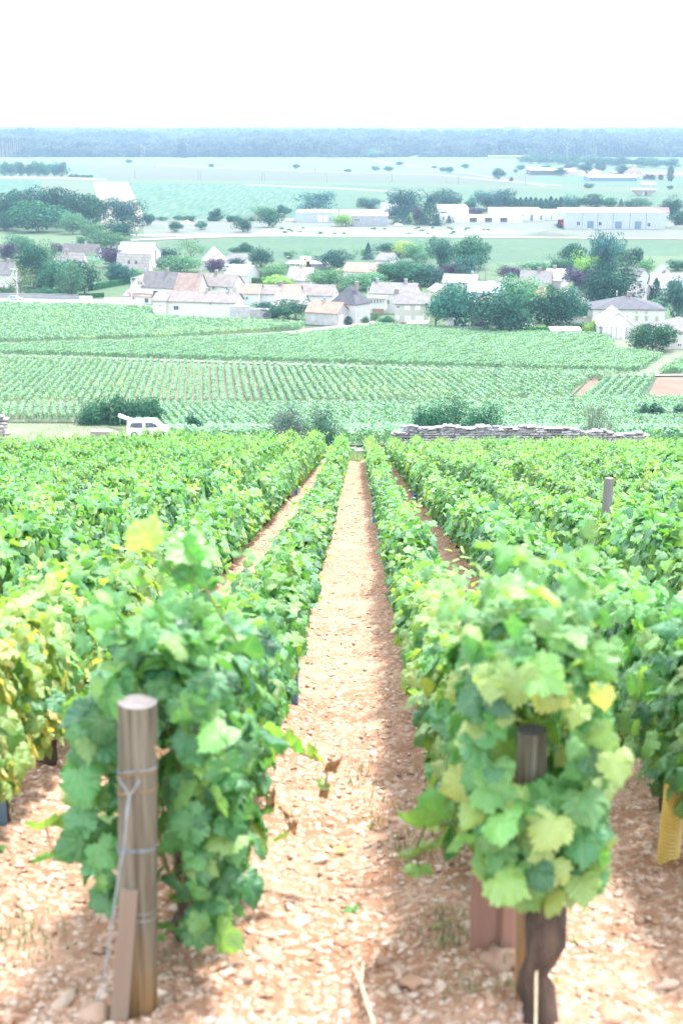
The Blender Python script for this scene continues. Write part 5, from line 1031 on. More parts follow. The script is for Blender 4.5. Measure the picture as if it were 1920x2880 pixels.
def house(name, label, xl, xc, xr, yb, ye, yr, wall, roof, kind='gable', yaw=-22, wins=(), gwins=(), chim=(), dep=None, over=.35, cat='house', base=None, parent_extra=None, hipin=.5):
    C = np.array(base) if base is not None else G(xc, yb); a = R(yaw); ex = np.array([math.cos(a), math.sin(a)]); ey = np.array([-math.sin(a), math.cos(a)])
    def hit(px, o, d, py=yb):     # distance along o + s*d where it meets photo column px
        q = ray(px, py)[:2]; A_ = np.array([[d[0], -q[0]], [d[1], -q[1]]]); s = np.linalg.solve(A_, -np.array(o)); return s[0]
    W = abs(hit(xl, C[:2], ex)); D = dep if dep is not None else abs(hit(xr, C[:2], ey))
    he = z_at(C[0], C[1], ye) - C[2]
    if kind == 'front': ap = C[:2] - ex * W / 2; 
    elif kind in ('pyr', 'hip'): ap = C[:2] - ex * W / 2 + ey * D / 2
    elif kind == 'flat': ap = C[:2] + ey * D
    else: ap = C[:2] + ey * D / 2
    hr = z_at(ap[0], ap[1], yr) - C[2] if yr is not None else he + .2
    hr = max(hr, he + .15); hr = min(hr, he + max(W, D) * 1.2)
    root = empty(name, C, a, label, cat); wm = WALLM.get(wall) or M[wall]; rm = ROOFM.get(roof) or M[roof]
    # walls
    b = MB(); g = -1.2
    if kind == 'gable': b.prism([(0, g), (D, g), (D, he), (D / 2, hr - .12), (0, he)], -W, 0, ax='x')
    elif kind == 'front': b.prism([(-W, g), (0, g), (0, he), (-W / 2, hr - .12), (-W, he)], 0, D)
    else: b.box(-W, 0, 0, D, g, he)
    b.obj('wall', wm, root)
    o = over; t = .16; b = MB()
    if kind == 'gable':
        sl_ = (hr - he) / (D / 2); e = he - o * sl_
        b.poly([(-W - o, -o, e), (o, -o, e), (o, D / 2, hr), (-W - o, D / 2, hr), (o, D + o, e), (-W - o, D + o, e)] + [(-W - o, -o, e - t), (o, -o, e - t), (o, D / 2, hr - t), (-W - o, D / 2, hr - t), (o, D + o, e - t), (-W - o, D + o, e - t)],
               [(0, 1, 2, 3), (3, 2, 4, 5), (7, 6, 9, 8), (8, 9, 11, 10), (6, 7, 1, 0), (10, 11, 5, 4), (7, 8, 2, 1), (8, 10, 4, 2), (9, 6, 0, 3), (11, 9, 3, 5)])
    elif kind == 'front':
        sl_ = (hr - he) / (W / 2); e = he - o * sl_
        b.poly([(-W - o, -o, e), (-W / 2, -o, hr), (o, -o, e), (-W - o, D + o, e), (-W / 2, D + o, hr), (o, D + o, e)] + [(-W - o, -o, e - t), (-W / 2, -o, hr - t), (o, -o, e - t), (-W - o, D + o, e - t), (-W / 2, D + o, hr - t), (o, D + o, e - t)],
               [(0, 1, 4, 3), (1, 2, 5, 4), (6, 9, 10, 7), (7, 10, 11, 8), (0, 6, 7, 1), (1, 7, 8, 2), (3, 4, 10, 9), (4, 5, 11, 10), (0, 3, 9, 6), (2, 8, 11, 5)])
    elif kind in ('hip', 'pyr'):
        ix = W / 2 if kind == 'pyr' else min(W * .48, D * hipin); x0, x1 = -W + ix, -ix
        if kind == 'pyr': x0, x1 = -W / 2 - .2, -W / 2 + .2
        e = he - .1
        b.poly([(-W - o, -o, e), (o, -o, e), (o, D + o, e), (-W - o, D + o, e), (x0, D / 2, hr), (x1, D / 2, hr)] + [(-W - o, -o, e - t), (o, -o, e - t), (o, D + o, e - t), (-W - o, D + o, e - t)],
               [(0, 1, 5, 4), (1, 2, 5), (2, 3, 4, 5), (3, 0, 4), (9, 8, 7, 6), (6, 7, 1, 0), (7, 8, 2, 1), (8, 9, 3, 2), (9, 6, 0, 3)])
    else:
        b.poly([(-W - o, -o, he), (o, -o, he), (o, D + o, hr), (-W - o, D + o, hr), (-W - o, -o, he + t), (o, -o, he + t), (o, D + o, hr + t), (-W - o, D + o, hr + t)], [(0, 3, 2, 1), (4, 5, 6, 7), (0, 1, 5, 4), (1, 2, 6, 5), (2, 3, 7, 6), (3, 0, 4, 7)])
    ro = b.obj('roof', rm, root)
    for (cx, cw) in chim:
        xx = -W * (1 - cx); b = MB(); zb = hr - 1.0; b.box(xx - cw / 2, xx + cw / 2, D / 2 - .35, D / 2 + .35, zb, hr + .9); c = b.obj('chimney', M['brick'] if cw > .7 else WALLM['grey'], ro); b = MB(); b.box(xx - cw / 2 - .08, xx + cw / 2 + .08, D / 2 - .43, D / 2 + .43, hr + .9, hr + 1.02); b.obj('chimney_cap', WALLM['grey'], ro)
    def opening(px, py, pw, ph, typ, face):
        # centre of the opening on the face plane
        nrm_ = np.array([ey[0], ey[1], 0]) if face == 'f' else np.array([ex[0], ex[1], 0]); d = ray(px, py); tt = (nrm_ @ (np.array([C[0], C[1], 0])) ) / (nrm_ @ d); p = d * tt; q = p[:2] - C[:2]; u = (q @ ex) if face == 'f' else (q @ ey); z = p[2] + CAMZ - C[2]; s = scale_at(C)
        w_ = pw * s / (abs(math.cos(a)) if face == 'f' else max(.3, abs(math.sin(a)))); h_ = ph * s
        if u > (0 if face == 'f' else D) or (face == 'f' and u < -W): return
        lo, hi = (-W, 0) if face == 'f' else (0, D); u = min(max(u, lo + w_ / 2 + .05), hi - w_ / 2 - .05) if hi - lo > w_ + .1 else (lo + hi) / 2
        nm = {'w': 'window', 'g': 'window', 'b': 'window', 'o': 'window', 'D': 'door', 'W': 'door', 'S': 'shutter', 'B': 'door', 'O': 'shutter'}[typ]
        def bx(u0, u1, z0, z1, d0, d1):
            m_ = MB()
            if face == 'f': m_.box(u0, u1, -d1, -d0, z0, z1)
            else: m_.box(d0, d1, u0, u1, z0, z1)
            return m_
        if nm == 'window':
            m_ = MB(); f = .09
            for (u0, u1, z0, z1) in ((u - w_ / 2, u + w_ / 2, z - h_ / 2, z - h_ / 2 + f), (u - w_ / 2, u + w_ / 2, z + h_ / 2 - f, z + h_ / 2), (u - w_ / 2, u - w_ / 2 + f, z - h_ / 2 + f, z + h_ / 2 - f), (u + w_ / 2 - f, u + w_ / 2, z - h_ / 2 + f, z + h_ / 2 - f), (u - .04, u + .04, z - h_ / 2 + f, z + h_ / 2 - f)):
                if face == 'f': m_.box(u0, u1, -.09, -.004, z0, z1)
                else: m_.box(.004, .09, u0, u1, z0, z1)
            fr_ = m_.obj('window', M['frame'], root); bx(u - w_ / 2 + f, u + w_ / 2 - f, z - h_ / 2 + f, z + h_ / 2 - f, .006, .04).obj('pane', M['glass'], fr_)
            if typ in 'gbo':
                sm = M[{'g': 'shut_green', 'b': 'shut_brown', 'o': 'shut_olive'}[typ]]
                for sgn in (-1, 1):
                    u0 = u + sgn * (w_ / 2 + w_ * .27); bx(u0 - w_ * .25, u0 + w_ * .25, z - h_ / 2, z + h_ / 2, .01, .06).obj('shutter', sm, root)
        else:
            bx(u - w_ / 2, u + w_ / 2, z - h_ / 2, z + h_ / 2, .005, .07).obj(nm, {'D': M['door_blue'], 'W': M['door_white'], 'S': M['door_white'], 'B': M['iron'], 'O': M['shut_olive']}[typ], root)
    for q in wins: opening(*q, 'f')
    for q in gwins: opening(*q, 'g')
    return root, W, D, he, hr
H = house
# village end on the west side
H('house', 'two storey grey roofed house with dark windows at the picture edge', -40, 26, 50, 670, 628, 602, 'cream', 'grey', wins=[(2, 636, 3, 8, 'w'), (9, 635, 3, 9, 'w'), (19, 634, 3, 7, 'w'), (3, 661, 3, 9, 'w'), (10, 657, 5, 8, 'w'), (20, 655, 3, 8, 'w')], chim=[(.8, .8)])
H('house', 'house with brown L shaped roof behind the purple tree', 145, 225, 237, 598, 583, 561, 'white', 'brown', chim=[(.25, .6), (.6, .6)])
H('house', 'white gabled wing in front of the brown L shaped roof', 168, 202, None, 592, 582, 566, 'white', 'brown', 'front', yaw=-10, dep=9, wins=[(188, 579, 2, 9, 'w')])
H('house', 'large bleached hipped roof house among garden trees', 128, 196, 200, 628, 601, 579, 'white', 'pale', 'hip', chim=[(.4, .9)])
H('house', 'tall white two storey house with white metal roof', 270, 345, 371, 616, 581, 558, 'white', 'white', wins=[(282, 584, 5, 6, 'w'), (331, 588, 9, 10, 'w'), (303, 584, 12, 4, 'w')], gwins=[(358, 590, 1.2, 30, 'B')])
r5 = H('house', 'low house with steep pale roof and two skylights', 268, 342, 352, 636, 619, 583, 'white', 'pale', over=.2)
for k, px in enumerate((290, 308)):
    root, W, D, he, hr = r5; u = -W * (.62 - .22 * k); y_ = D * .2; z_ = he + (hr - he) * .4; b = MB(); sl_ = math.atan2(hr - he, D / 2); b.box(-.45, .45, -.6, .6, 0, .1); o_ = b.obj('skylight', M['glass'], root); o_.location = (u, y_, z_ + .05); o_.rotation_euler = (sl_, 0, 0)
H('house', 'narrow gabled house with brown shutters left of the big barn', 300, 336, None, 697, 656, 634, 'cream', 'pink', 'front', yaw=-12, dep=8, wins=[(322, 650, 5, 8, 'b')])
H('lean_to', 'lean-to porch with pink tiles below the brown shuttered gable', 286, 348, None, 699, 682, 668, 'white', 'pink', 'flat', yaw=-12, dep=4, wins=[(307, 685, 6, 8, 'w'), (337, 690, 8, 9, 'B')])
H('barn', 'big grey roofed barn with small dormer openings', 328, 402, 424, 700, 659, 625, 'cream', 'grey', wins=[(358, 661, 6, 6, 'w'), (358, 677, 11, 18, 'B')], chim=[(.66, .8)])
H('house', 'house with pinkish roof wedged behind the grey barn', 402, 455, 480, 703, 669, 628, 'white', 'pink', chim=[(.9, .6)])
H('house', 'two storey house with three pale green shuttered windows', 450, 534, 562, 698, 657, 630, 'cream', 'brown', wins=[(465, 662, 6, 8, 'g'), (491, 662, 7, 8, 'g'), (523, 663, 7, 7, 'g'), (489, 675, 4, 9, 'S')], chim=[(.42, .9)])
H('house', 'long low cream building with shallow grey roof facing the vines', 378, 540, 560, 731, 694, 671, 'cream', 'brown', yaw=-12, wins=[(405, 707, 13, 11, 'w'), (484, 698, 5, 6, 'w')], chim=[(.55, .5), (.86, .5)], gwins=[(548, 705, 2, 8, 'w')])
H('annex', 'plain low annex at the left end of the long cream building', 352, 382, None, 728, 690, 672, 'cream', 'brown', yaw=-12, dep=8, wins=[(368, 702, 7, 4, 'w')])
H('yard_wall', 'stained grey concrete yard wall beside the long building', 529, 573, None, 735, 706, 704, 'concrete', 'concrete', 'flat', yaw=-12, dep=.5, over=.03, cat='wall')
H('yard_wall', 'lower grey wall sloping away from the concrete yard wall', 574, 622, None, 731, 712, 710, 'concrete', 'concrete', 'flat', yaw=-12, dep=.5, over=.03, cat='wall')
H('house', 'row house segment with pale red tiles beside the green shuttered house', 545, 594, 600, 701, 673, 652, 'white', 'red', yaw=-10, wins=[(567, 685, 6, 9, 'g')], dep=8)
H('house', 'grey brown row house segment joined to the pale red one', 595, 641, 646, 700, 674, 654, 'white', 'brown', yaw=-10, wins=[(613, 679, 5, 3, 'w')], chim=[(.95, .8)], dep=8)
H('house', 'row house segment with reddish tiles in the middle of the row', 642, 684, 690, 700, 675, 653, 'cream', 'red', yaw=-10, dep=8)
H('house', 'last house of the row with brown tiles and white gable', 685, 762, 778, 699, 678, 654, 'white', 'brown', yaw=-14, wins=[(741, 682, 5, 3, 'w'), (742, 691, 12, 4, 'w')], gwins=[(772, 672, 2, 4, 'B')])
H('house', 'low white house with bleached roof behind the garden tree', 626, 692, 713, 718, 703, 675, 'white', 'pale', gwins=[(699, 703, 3, 9, 'w'), (706, 702, 3, 9, 'w')])
H('garage', 'grey walled garage with red tiled roof at the lane', 703, 775, 800, 749, 718, 694, 'concrete', 'red', yaw=-24, gwins=[(783, 735, 9, 22, 'W')], chim=[(.42, .5)])
H('house', 'white house under a steep slate pyramid roof', 760, 816, 850, 744, 699, 655, 'white', 'slate', 'hip', yaw=-33, hipin=.48, gwins=[(822, 722, 2.5, 16, 'w')], chim=[(.75, .8)])
H('house', 'house with dark glazed conservatory and grey roof', 848, 948, 965, 722, 675, 650, 'white', 'grey', yaw=-14, wins=[(891, 688, 5, 3, 'w'), (891, 693, 7, 12, 'w'), (891, 679, 5, 4, 'w')], chim=[(.08, .7), (.74, .7)])
H('conservatory', 'dark framed conservatory on the front of the grey roofed house', 848, 883, None, 700, 686, 680, 'white', 'pale', 'flat', yaw=-14, dep=2, base=G(884, 722) + np.array([0, -2.1, 2.6]), wins=[(853, 692, 6, 11, 'w'), (860, 692, 6, 11, 'w'), (867, 692, 6, 11, 'w'), (874, 692, 6, 11, 'w'), (880, 692, 5, 11, 'w')])
H('gate', 'tall dark brown yard gate below the conservatory', 855, 880, None, 724, 712, 711, 'gate_brown', 'gate_brown', 'flat', yaw=-8, dep=.2, over=.01, cat='gate')
H('house', 'beige two storey house with white shutters and garage doors', 906, 984, None, 744, 697, 673, 'beige', 'grey', yaw=-5, dep=9, wins=[(914, 705, 7, 7, 'w'), (935, 707, 12, 11, 'S'), (959, 707, 12, 11, 'S'), (913, 729, 9, 9, 'S'), (936, 732, 14, 13, 'S'), (963, 732, 20, 13, 'S')], chim=[(.02, 1.2)])
H('shed', 'low grey shed with white roof before the beige house', 935, 981, None, 757, 744, 739, 'concrete', 'white', 'flat', yaw=-5, dep=4, over=.1, cat='shed')
for k in range(2):
    x0, x1 = (893, 913) if k == 0 else (914, 934); p0_ = G(x0, 754); p1_ = G(x1, 756); rt = empty('fence_panel', p0_, math.atan2(p1_[1] - p0_[1], p1_[0] - p0_[0]), 'brown board fence panel with curved top, %s the concrete shed' % ('away from' if k == 0 else 'touching'), 'fence'); L = np.linalg.norm(p1_ - p0_)
    nb = 14; me_b = None
    for q in range(nb):
        h_ = 1.25 + .45 * math.sin(math.pi * (q + .5) / nb); b = MB(); b.box(q * L / nb + .01, (q + 1) * L / nb - .01, -.02, .02, 0, h_); b.obj('board', M['gate_brown'], rt)
# behind
H('house', 'pink tiled house with white gable in the village middle', 788, 860, 878, 643, 624, 604, 'cream', 'red', yaw=-18, wins=[(801, 632, 5, 8, 'w'), (823, 629, 5, 3, 'w'), (845, 630, 14, 3, 'w')], gwins=[(869, 615, 3, 7, 'w')])
H('annex', 'small pink tiled annex at the left of the pink tiled house', 770, 790, None, 634, 623, 617, 'cream', 'red', yaw=-18, dep=5)
H('house', 'lone grey roofed house with white gable among trees', 862, 896, 918, 608, 598, 581, 'white', 'grey', yaw=-24, wins=[(887, 604, 5, 3, 'w')])
H('house', 'pale hipped house before the flat white hall', 660, 712, 728, 657, 642, 614, 'white', 'pale', 'gable', yaw=-25, chim=[(.5, .6)], gwins=[(719, 650, 3, 5, 'w')])
H('hall', 'long flat white roofed hall with tanks behind', 658, 748, 752, 616, 607, 602, 'grey', 'white', 'flat', yaw=-8, dep=10, cat='hall')
H('house', 'house with solar panels on its pale roof', 517, 565, 602, 652, 632, 609, 'white', 'pale', yaw=-35)
H('house', 'small white house with grey roof at the back meadow', 520, 562, 580, 610, 596, 583, 'white', 'grey', yaw=-24)
H('house', 'white house with steep tent roof beside the feathery tree', 463, 497, None, 620, 600, 566, 'white', 'pale', 'pyr', yaw=-20, dep=9, wins=[(473, 607, 4, 11, 'w')])
H('house', 'low gabled house with white chimney under the purple tree', 1017, 1092, 1096, 664, 648, 630, 'beige', 'pale', yaw=-10, chim=[(.85, .7)], dep=9)
H('house', 'small gable roof in front of the white chimney house', 1000, 1036, None, 682, 668, 656, 'beige', 'pale', 'front', yaw=12, dep=8)
H('hall', 'hall with wide blue grey flat roof behind the round tree', 1074, 1158, None, 690, 674, 656, 'white', 'blue', 'flat', yaw=-5, dep=30, cat='hall')
H('hall', 'strip of white roof just beyond the blue grey roof', 1122, 1160, None, 662, 655, 650, 'white', 'white', 'flat', yaw=-5, dep=9, cat='hall')
H('house', 'grey roofed house with tall chimney next to the purple tree', 1192, 1262, 1268, 670, 656, 622, 'white', 'grey', yaw=-12, chim=[(.6, 1.0)], dep=11)
H('house', 'white walled wing with grey roof and second tall chimney', 1246, 1286, 1304, 664, 644, 617, 'white', 'pale', yaw=-20, chim=[(.4, 1.0)], gwins=[(1287, 641, 4, 6, 'w')])
H('shed', 'small red brick tiled roof between the light trees', 1222, 1250, None, 700, 682, 657, 'pink', 'red', yaw=-5, dep=7, cat='shed')
H('house', 'stone house half hidden between two big trees', 1080, 1112, None, 757, 705, 683, 'stone', 'brown', yaw=-5, dep=8, wins=[(1084, 730, 5, 11, 'w'), (1086, 748, 4, 6, 'w')])
H('house', 'white pergola house glimpsed under the round tree', 1024, 1041, None, 761, 734, 728, 'white', 'white', 'flat', yaw=-3, dep=5, wins=[(1031, 750, 2, 11, 'D'), (1036, 750, 2, 11, 'D')])
H('house', 'pinkish gable between purple tree and chestnut', 1310, 1350, None, 702, 684, 667, 'cream', 'pale', 'front', yaw=15, dep=8)
H('house', 'small house with white gable behind the chestnut', 1438, 1474, 1496, 694, 680, 653, 'white', 'grey', yaw=-25, chim=[(.4, .9)])
H('house', 'steep roofed house with white front gable by the cedar', 1457, 1497, None, 668, 640, 617, 'white', 'grey', 'front', yaw=20, dep=10, chim=[(.0, .6)])
r38 = H('house', 'long house with yellow diamonds on its blue grey roof', 1497, 1580, None, 688, 661, 628, 'cream', 'blue', yaw=-4, dep=11, chim=[(.36, .9)])
root, W, D, he, hr = r38
for k, (fx, fz) in enumerate([(.08, .75), (.36, .85), (.62, .78), (.27, .25), (.95, .3)]):
    b = MB(); b.poly([(-.9, 0, .0), (0, -1.0, 0), (.9, 0, 0), (0, 1.0, 0), (-.9, 0, .05), (0, -1.0, .05), (.9, 0, .05), (0, 1.0, .05)], [(4, 5, 6, 7), (0, 1, 5, 4), (1, 2, 6, 5), (2, 3, 7, 6), (3, 0, 4, 7)]); o_ = b.obj('diamond_tiles', M['yellow_tile'], root); o_.location = (-W * (1 - fx), D / 2 * fz, he + (hr - he) * fz + .06); o_.rotation_euler = (math.atan2(hr - he, D / 2), 0, 0)
for k, fx in enumerate((.14, .48)):
    b = MB(); b.prism([(-.8, 0), (.8, 0), (.8, 1.4), (0, 2.1), (-.8, 1.4)], 0, 3.0); o_ = b.obj('dormer', WALLM['white'], root); o_.location = (-W * (1 - fx), D * .07, he + (hr - he) * .1); b = MB(); b.box(-.42, .42, -.05, -.005, .25, 1.35); b.obj('pane', M['glass'], o_)
H('house', 'steep front gable with a yellow diamond behind the patterned roof', 1510, 1545, None, 655, 632, 612, 'white', 'blue', 'front', yaw=0, dep=8)
r33 = H('house', 'long cream house with dark slate hipped roof and olive shutters', 1359, 1524, 1530, 750, 710, 679, 'cream', 'slate', 'hip', yaw=-4, dep=13, hipin=.95, chim=[(.54, 1.1)], wins=[(1377, 711, 7, 4, 'w'), (1412, 711, 7, 5, 'w'), (1461, 718, 5, 5, 'O'), (1483, 718, 5, 5, 'O'), (1461, 731, 7, 12, 'O'), (1483, 731, 7, 12, 'O'), (1507, 732, 6, 11, 'O'), (1438, 729, 7, 8, 'w'), (1378, 722, 5, 10, 'O')])
root, W, D, he, hr = r33
for s in (0, 1):
    b = MB(); b.tube([(0, 0, 0), (0, 0, .8), (0, 0, 1.0), (0, 0, 1.5)], [.1, .08, .2, .03], 8); o_ = b.obj('finial', WALLM['white'], root); o_.location = (-W + D * .5 if s else -D * .5, D / 2, hr - .1)
r34 = H('barn', 'white barn with glazed porch facing the vineyard', 1375, 1457, None, 777, 749, 717, 'white', 'pale', 'front', yaw=-4, dep=13)
root, W, D, he, hr = r34
b = MB(); b.box(-W + .2, -W * .28, -2.2, 0, 2.9, 3.05); b.obj('porch_roof', M['white_metal'], root)
for k in range(6):
    u = -W + .35 + k * (W * .72 - .5) / 5; b = MB(); b.box(u - .05, u + .05, -2.15, -2.05, -.5, 2.9); b.obj('post', M['iron'], root)
b = MB(); b.box(-W + .4, -W * .3, -2.1, -2.08, .0, 2.8); gp_ = b.obj('glazing', M['door_white'], root)
H('house', 'cream house with grey hipped roof at the vineyard corner', 1523, 1620, None, 803, 760, 727, 'cream', 'grey', 'hip', yaw=2, dep=12, hipin=.5, wins=[(1561, 767, 9, 6, 'w'), (1559, 792, 10, 6, 'w')])
H('garden_wall', 'low cream garden wall with pale coping', 1288, 1358, None, 744, 731, 730, 'cream', 'pale', 'flat', yaw=-4, dep=.5, over=.08, cat='wall')
H('shed', 'long low white shed beside the dark box hedge', 1263, 1333, None, 775, 760, 757, 'white', 'white', 'flat', yaw=-3, dep=5, over=.1, cat='shed')
H('street_wall', 'grey street wall along the village end', -60, 181, None, 688, 679, 678.5, 'grey', 'grey', 'flat', yaw=-9, dep=.4, over=.03, cat='wall')
H('street_wall', 'white low wall with gateposts beside the clipped hedge', 183, 212, None, 692, 683, 682.5, 'white', 'white', 'flat', yaw=-9, dep=.4, over=.03, cat='wall')
H('street_wall', 'white low wall below the sloping vegetable garden', 240, 302, None, 695, 687, 686.5, 'white', 'white', 'flat', yaw=-9, dep=.4, over=.03, cat='wall')
# timber shelter on the lawn
p = G(1160, 668); rt = empty('shelter', p, R(-15), 'open timber shelter with dark slanting roof on the lawn', 'shelter'); s_ = scale_at(p)
for (u, v) in ((-2.5, 0), (2.5, 0), (-2.5, 4), (2.5, 4)): b = MB(); b.box(u - .08, u + .08, v - .08, v + .08, 0, 2.3 + v * .25); b.obj('post', M['iron'], rt)
b = MB(); b.poly([(-3, -.6, 2.2), (3, -.6, 2.2), (3, 4.6, 3.5), (-3, 4.6, 3.5), (-3, -.6, 2.35), (3, -.6, 2.35), (3, 4.6, 3.65), (-3, 4.6, 3.65)], [(0, 3, 2, 1), (4, 5, 6, 7), (0, 1, 5, 4), (1, 2, 6, 5), (2, 3, 7, 6), (3, 0, 4, 7)]); b.obj('roof', M['iron'], rt)
# warehouses and sheds on the plain
r1 = H('warehouse', 'pale warehouse with blue grey roof and two white doors', 679, 768, None, 511, 488, 481, 'grey_metal', 'blue', 'gable', yaw=-4, dep=28, over=.2, cat='warehouse', wins=[(735, 502, 9, 15, 'W'), (748, 502, 8, 15, 'W'), (759, 504, 3, 7, 'D')])
H('warehouse', 'flat grey concrete block behind the weeping tree', 808, 890, None, 520, 496, 494, 'grey', 'white', 'flat', yaw=-2, dep=25, over=.1, cat='warehouse', wins=[(820, 505, 14, 4, 'w'), (861, 504, 5, 2, 'w'), (869, 504, 5, 2, 'w')])
H('warehouse', 'low white hall with flat roof behind the grey block', 779, 880, None, 503, 490, 484, 'white', 'white', 'flat', yaw=-2, dep=30, over=.1, cat='warehouse')
H('warehouse', 'tall white box hall beside the highest willowy tree', 874, 940, None, 493, 473, 472, 'white', 'white', 'flat', yaw=-2, dep=25, over=.1, cat='warehouse')
H('warehouse', 'white hall with pinkish roof behind the stubby conifer', 1006, 1075, None, 506, 480, 470, 'white', 'pink', 'flat', yaw=-2, dep=35, over=.2, cat='warehouse', wins=[(1018, 488, 14, 4, 'w'), (1018, 500, 4, 6, 'w')])
H('warehouse', 'long low shed with three brown garage doors', 1045, 1199, None, 512, 500, 494, 'cream', 'white', 'flat', yaw=-2, dep=20, over=.3, cat='warehouse', wins=[(1086, 505, 16, 10, 'B'), (1121, 505, 16, 10, 'B'), (1156, 505, 16, 10, 'B')])
H('warehouse', 'white flat roofed hall with dark loading doors', 1130, 1249, None, 508, 487, 482, 'white', 'white', 'flat', yaw=-2, dep=40, over=.2, cat='warehouse', wins=[(1180, 495, 6, 5, 'D'), (1198, 496, 5, 5, 'D'), (1220, 500, 6, 14, 'D'), (1242, 500, 5, 10, 'D')])
H('warehouse', 'white low hall joined to the big panelled warehouse', 1249, 1297, None, 506, 489, 486, 'white', 'white', 'flat', yaw=-2, dep=30, over=.1, cat='warehouse', wins=[(1266, 499, 2, 8, 'D')])
r7 = H('warehouse', 'largest pale blue panelled warehouse with three dark doors', 1298, 1525, None, 527, 489, 478, 'grey_metal', 'white', 'flat', yaw=-2, dep=40, over=.25, cat='warehouse', wins=[(1355, 516, 15, 16, 'D'), (1419, 517, 15, 16, 'D'), (1464, 517, 15, 17, 'D'), (1327, 513, 8, 9, 'w'), (1377, 514, 8, 9, 'w'), (1489, 516, 8, 9, 'w')])
root, W, D, he, hr = r7
for fx in (.165, .32, .475, .645, .81): b = MB(); b.box(-W * (1 - fx) - .12, -W * (1 - fx) + .12, -.08, -.004, -.5, he); b.obj('panel_seam', M['door_blue'], root)
H('hall', 'plum roofed hall showing above the largest warehouse', 1425, 1535, None, 505, 488, 476, 'cream', 'purple', yaw=-5, dep=12, cat='hall')
H('barn', 'white roofed farm barn with dark open front', 1219, 1281, None, 402, 391, 386, 'iron', 'white', 'flat', yaw=-2, dep=60, over=.5, cat='barn')
H('barn', 'farm barn with red roof between trees', 1299, 1328, None, 402, 395, 387, 'pink', 'red', 'flat', yaw=-2, dep=40, over=.5, cat='barn')
H('house', 'farm house with white front gable', 1350, 1377, None, 401, 395, 388, 'white', 'pale', 'front', yaw=-10, dep=20)
H('house', 'small white farm gable by the red roofed barn', 1326, 1343, None, 404, 399, 393, 'white', 'pale', 'front', yaw=-10, dep=15)
H('greenhouse', 'long white tunnel roofed farm building', 1354, 1462, None, 416, 408, 401, 'door_blue', 'white', 'flat', yaw=-2, dep=45, over=.6, cat='greenhouse')
H('manor_house', 'manor house with steep plum coloured roof', 1440, 1474, None, 404, 396, 382, 'cream', 'purple', 'hip', yaw=0, dep=20, hipin=.6, chim=[(.4, 1.2)], wins=[(1450, 399, 3, 4, 'w'), (1463, 399, 3, 4, 'w')])
H('barn', 'long low plum roofed outbuilding past the manor house', 1474, 1532, None, 411, 402, 396, 'pink', 'purple', 'gable', yaw=0, dep=15, cat='barn')
H('barn', 'red roofed outbuilding at the picture edge of the farm', 1546, 1590, None, 407, 401, 397, 'pink', 'red', 'gable', yaw=0, dep=15, cat='barn')
H('barn', 'dark plum roofed shed beside the tunnel building', 1405, 1434, None, 402, 398, 394, 'pink', 'purple', 'gable', yaw=0, dep=15, cat='barn')
for k in range(4):
    p = G(1484 + k * 5, 424); b = MB(); b.poly([(-3.2, 0, 0), (3.2, 0, 0), (2.2, 9, 1.5), (-4.2, 9, 1.5), (-3.2, 0, .4), (3.2, 0, .4), (2.2, 9, 1.9), (-4.2, 9, 1.9)], [(0, 3, 2, 1), (4, 5, 6, 7), (0, 1, 5, 4), (1, 2, 6, 5), (2, 3, 7, 6), (3, 0, 4, 7)])
    b.obj('white_cover', M['white_metal'], loc=p, label='white slanting cover strip beside the tunnel building', cat='cover', group='white covers on the farm field')
# motorway bridge and railway arch
p = G(1130, 364); s_ = scale_at(p); rt = empty('motorway_bridge', p, 0, 'low concrete motorway bridge on thin piers at the forest edge', 'bridge'); b = MB(); b.box(-8 * s_, 85 * s_, 0, 12, 4.5 * s_, 6 * s_); b.obj('deck', WALLM['cream'], rt)
for k in range(7): b = MB(); b.box((12 + k * 10) * s_, (13.5 + k * 10) * s_, 1, 3, 0, 4.5 * s_); b.obj('pier', WALLM['grey'], rt)
p = G(1479, 450); s_ = scale_at(p); rt = empty('railway_arch', p, 0, 'stone railway underpass with round arch in the embankment', 'bridge'); n = 14; ar = 5.5 * s_; hh = 13 * s_
out = [(-26 * s_, hh), (-26 * s_, hh * .8), (-10 * s_, 0), (-ar, 0)] + [(-ar * math.cos(math.pi * k / n), 4 * s_ + ar * math.sin(math.pi * k / n)) for k in range(n + 1)] + [(ar, 0), (10 * s_, 0), (26 * s_, hh * .8), (26 * s_, hh)]
b = MB(); b.prism(out, 0, 8); b.obj('arch', WALLM['stone'], rt); b = MB(); b.box(-28 * s_, 28 * s_, -.5, 8.5, hh, hh + .8); b.obj('parapet', WALLM['cream'], rt)
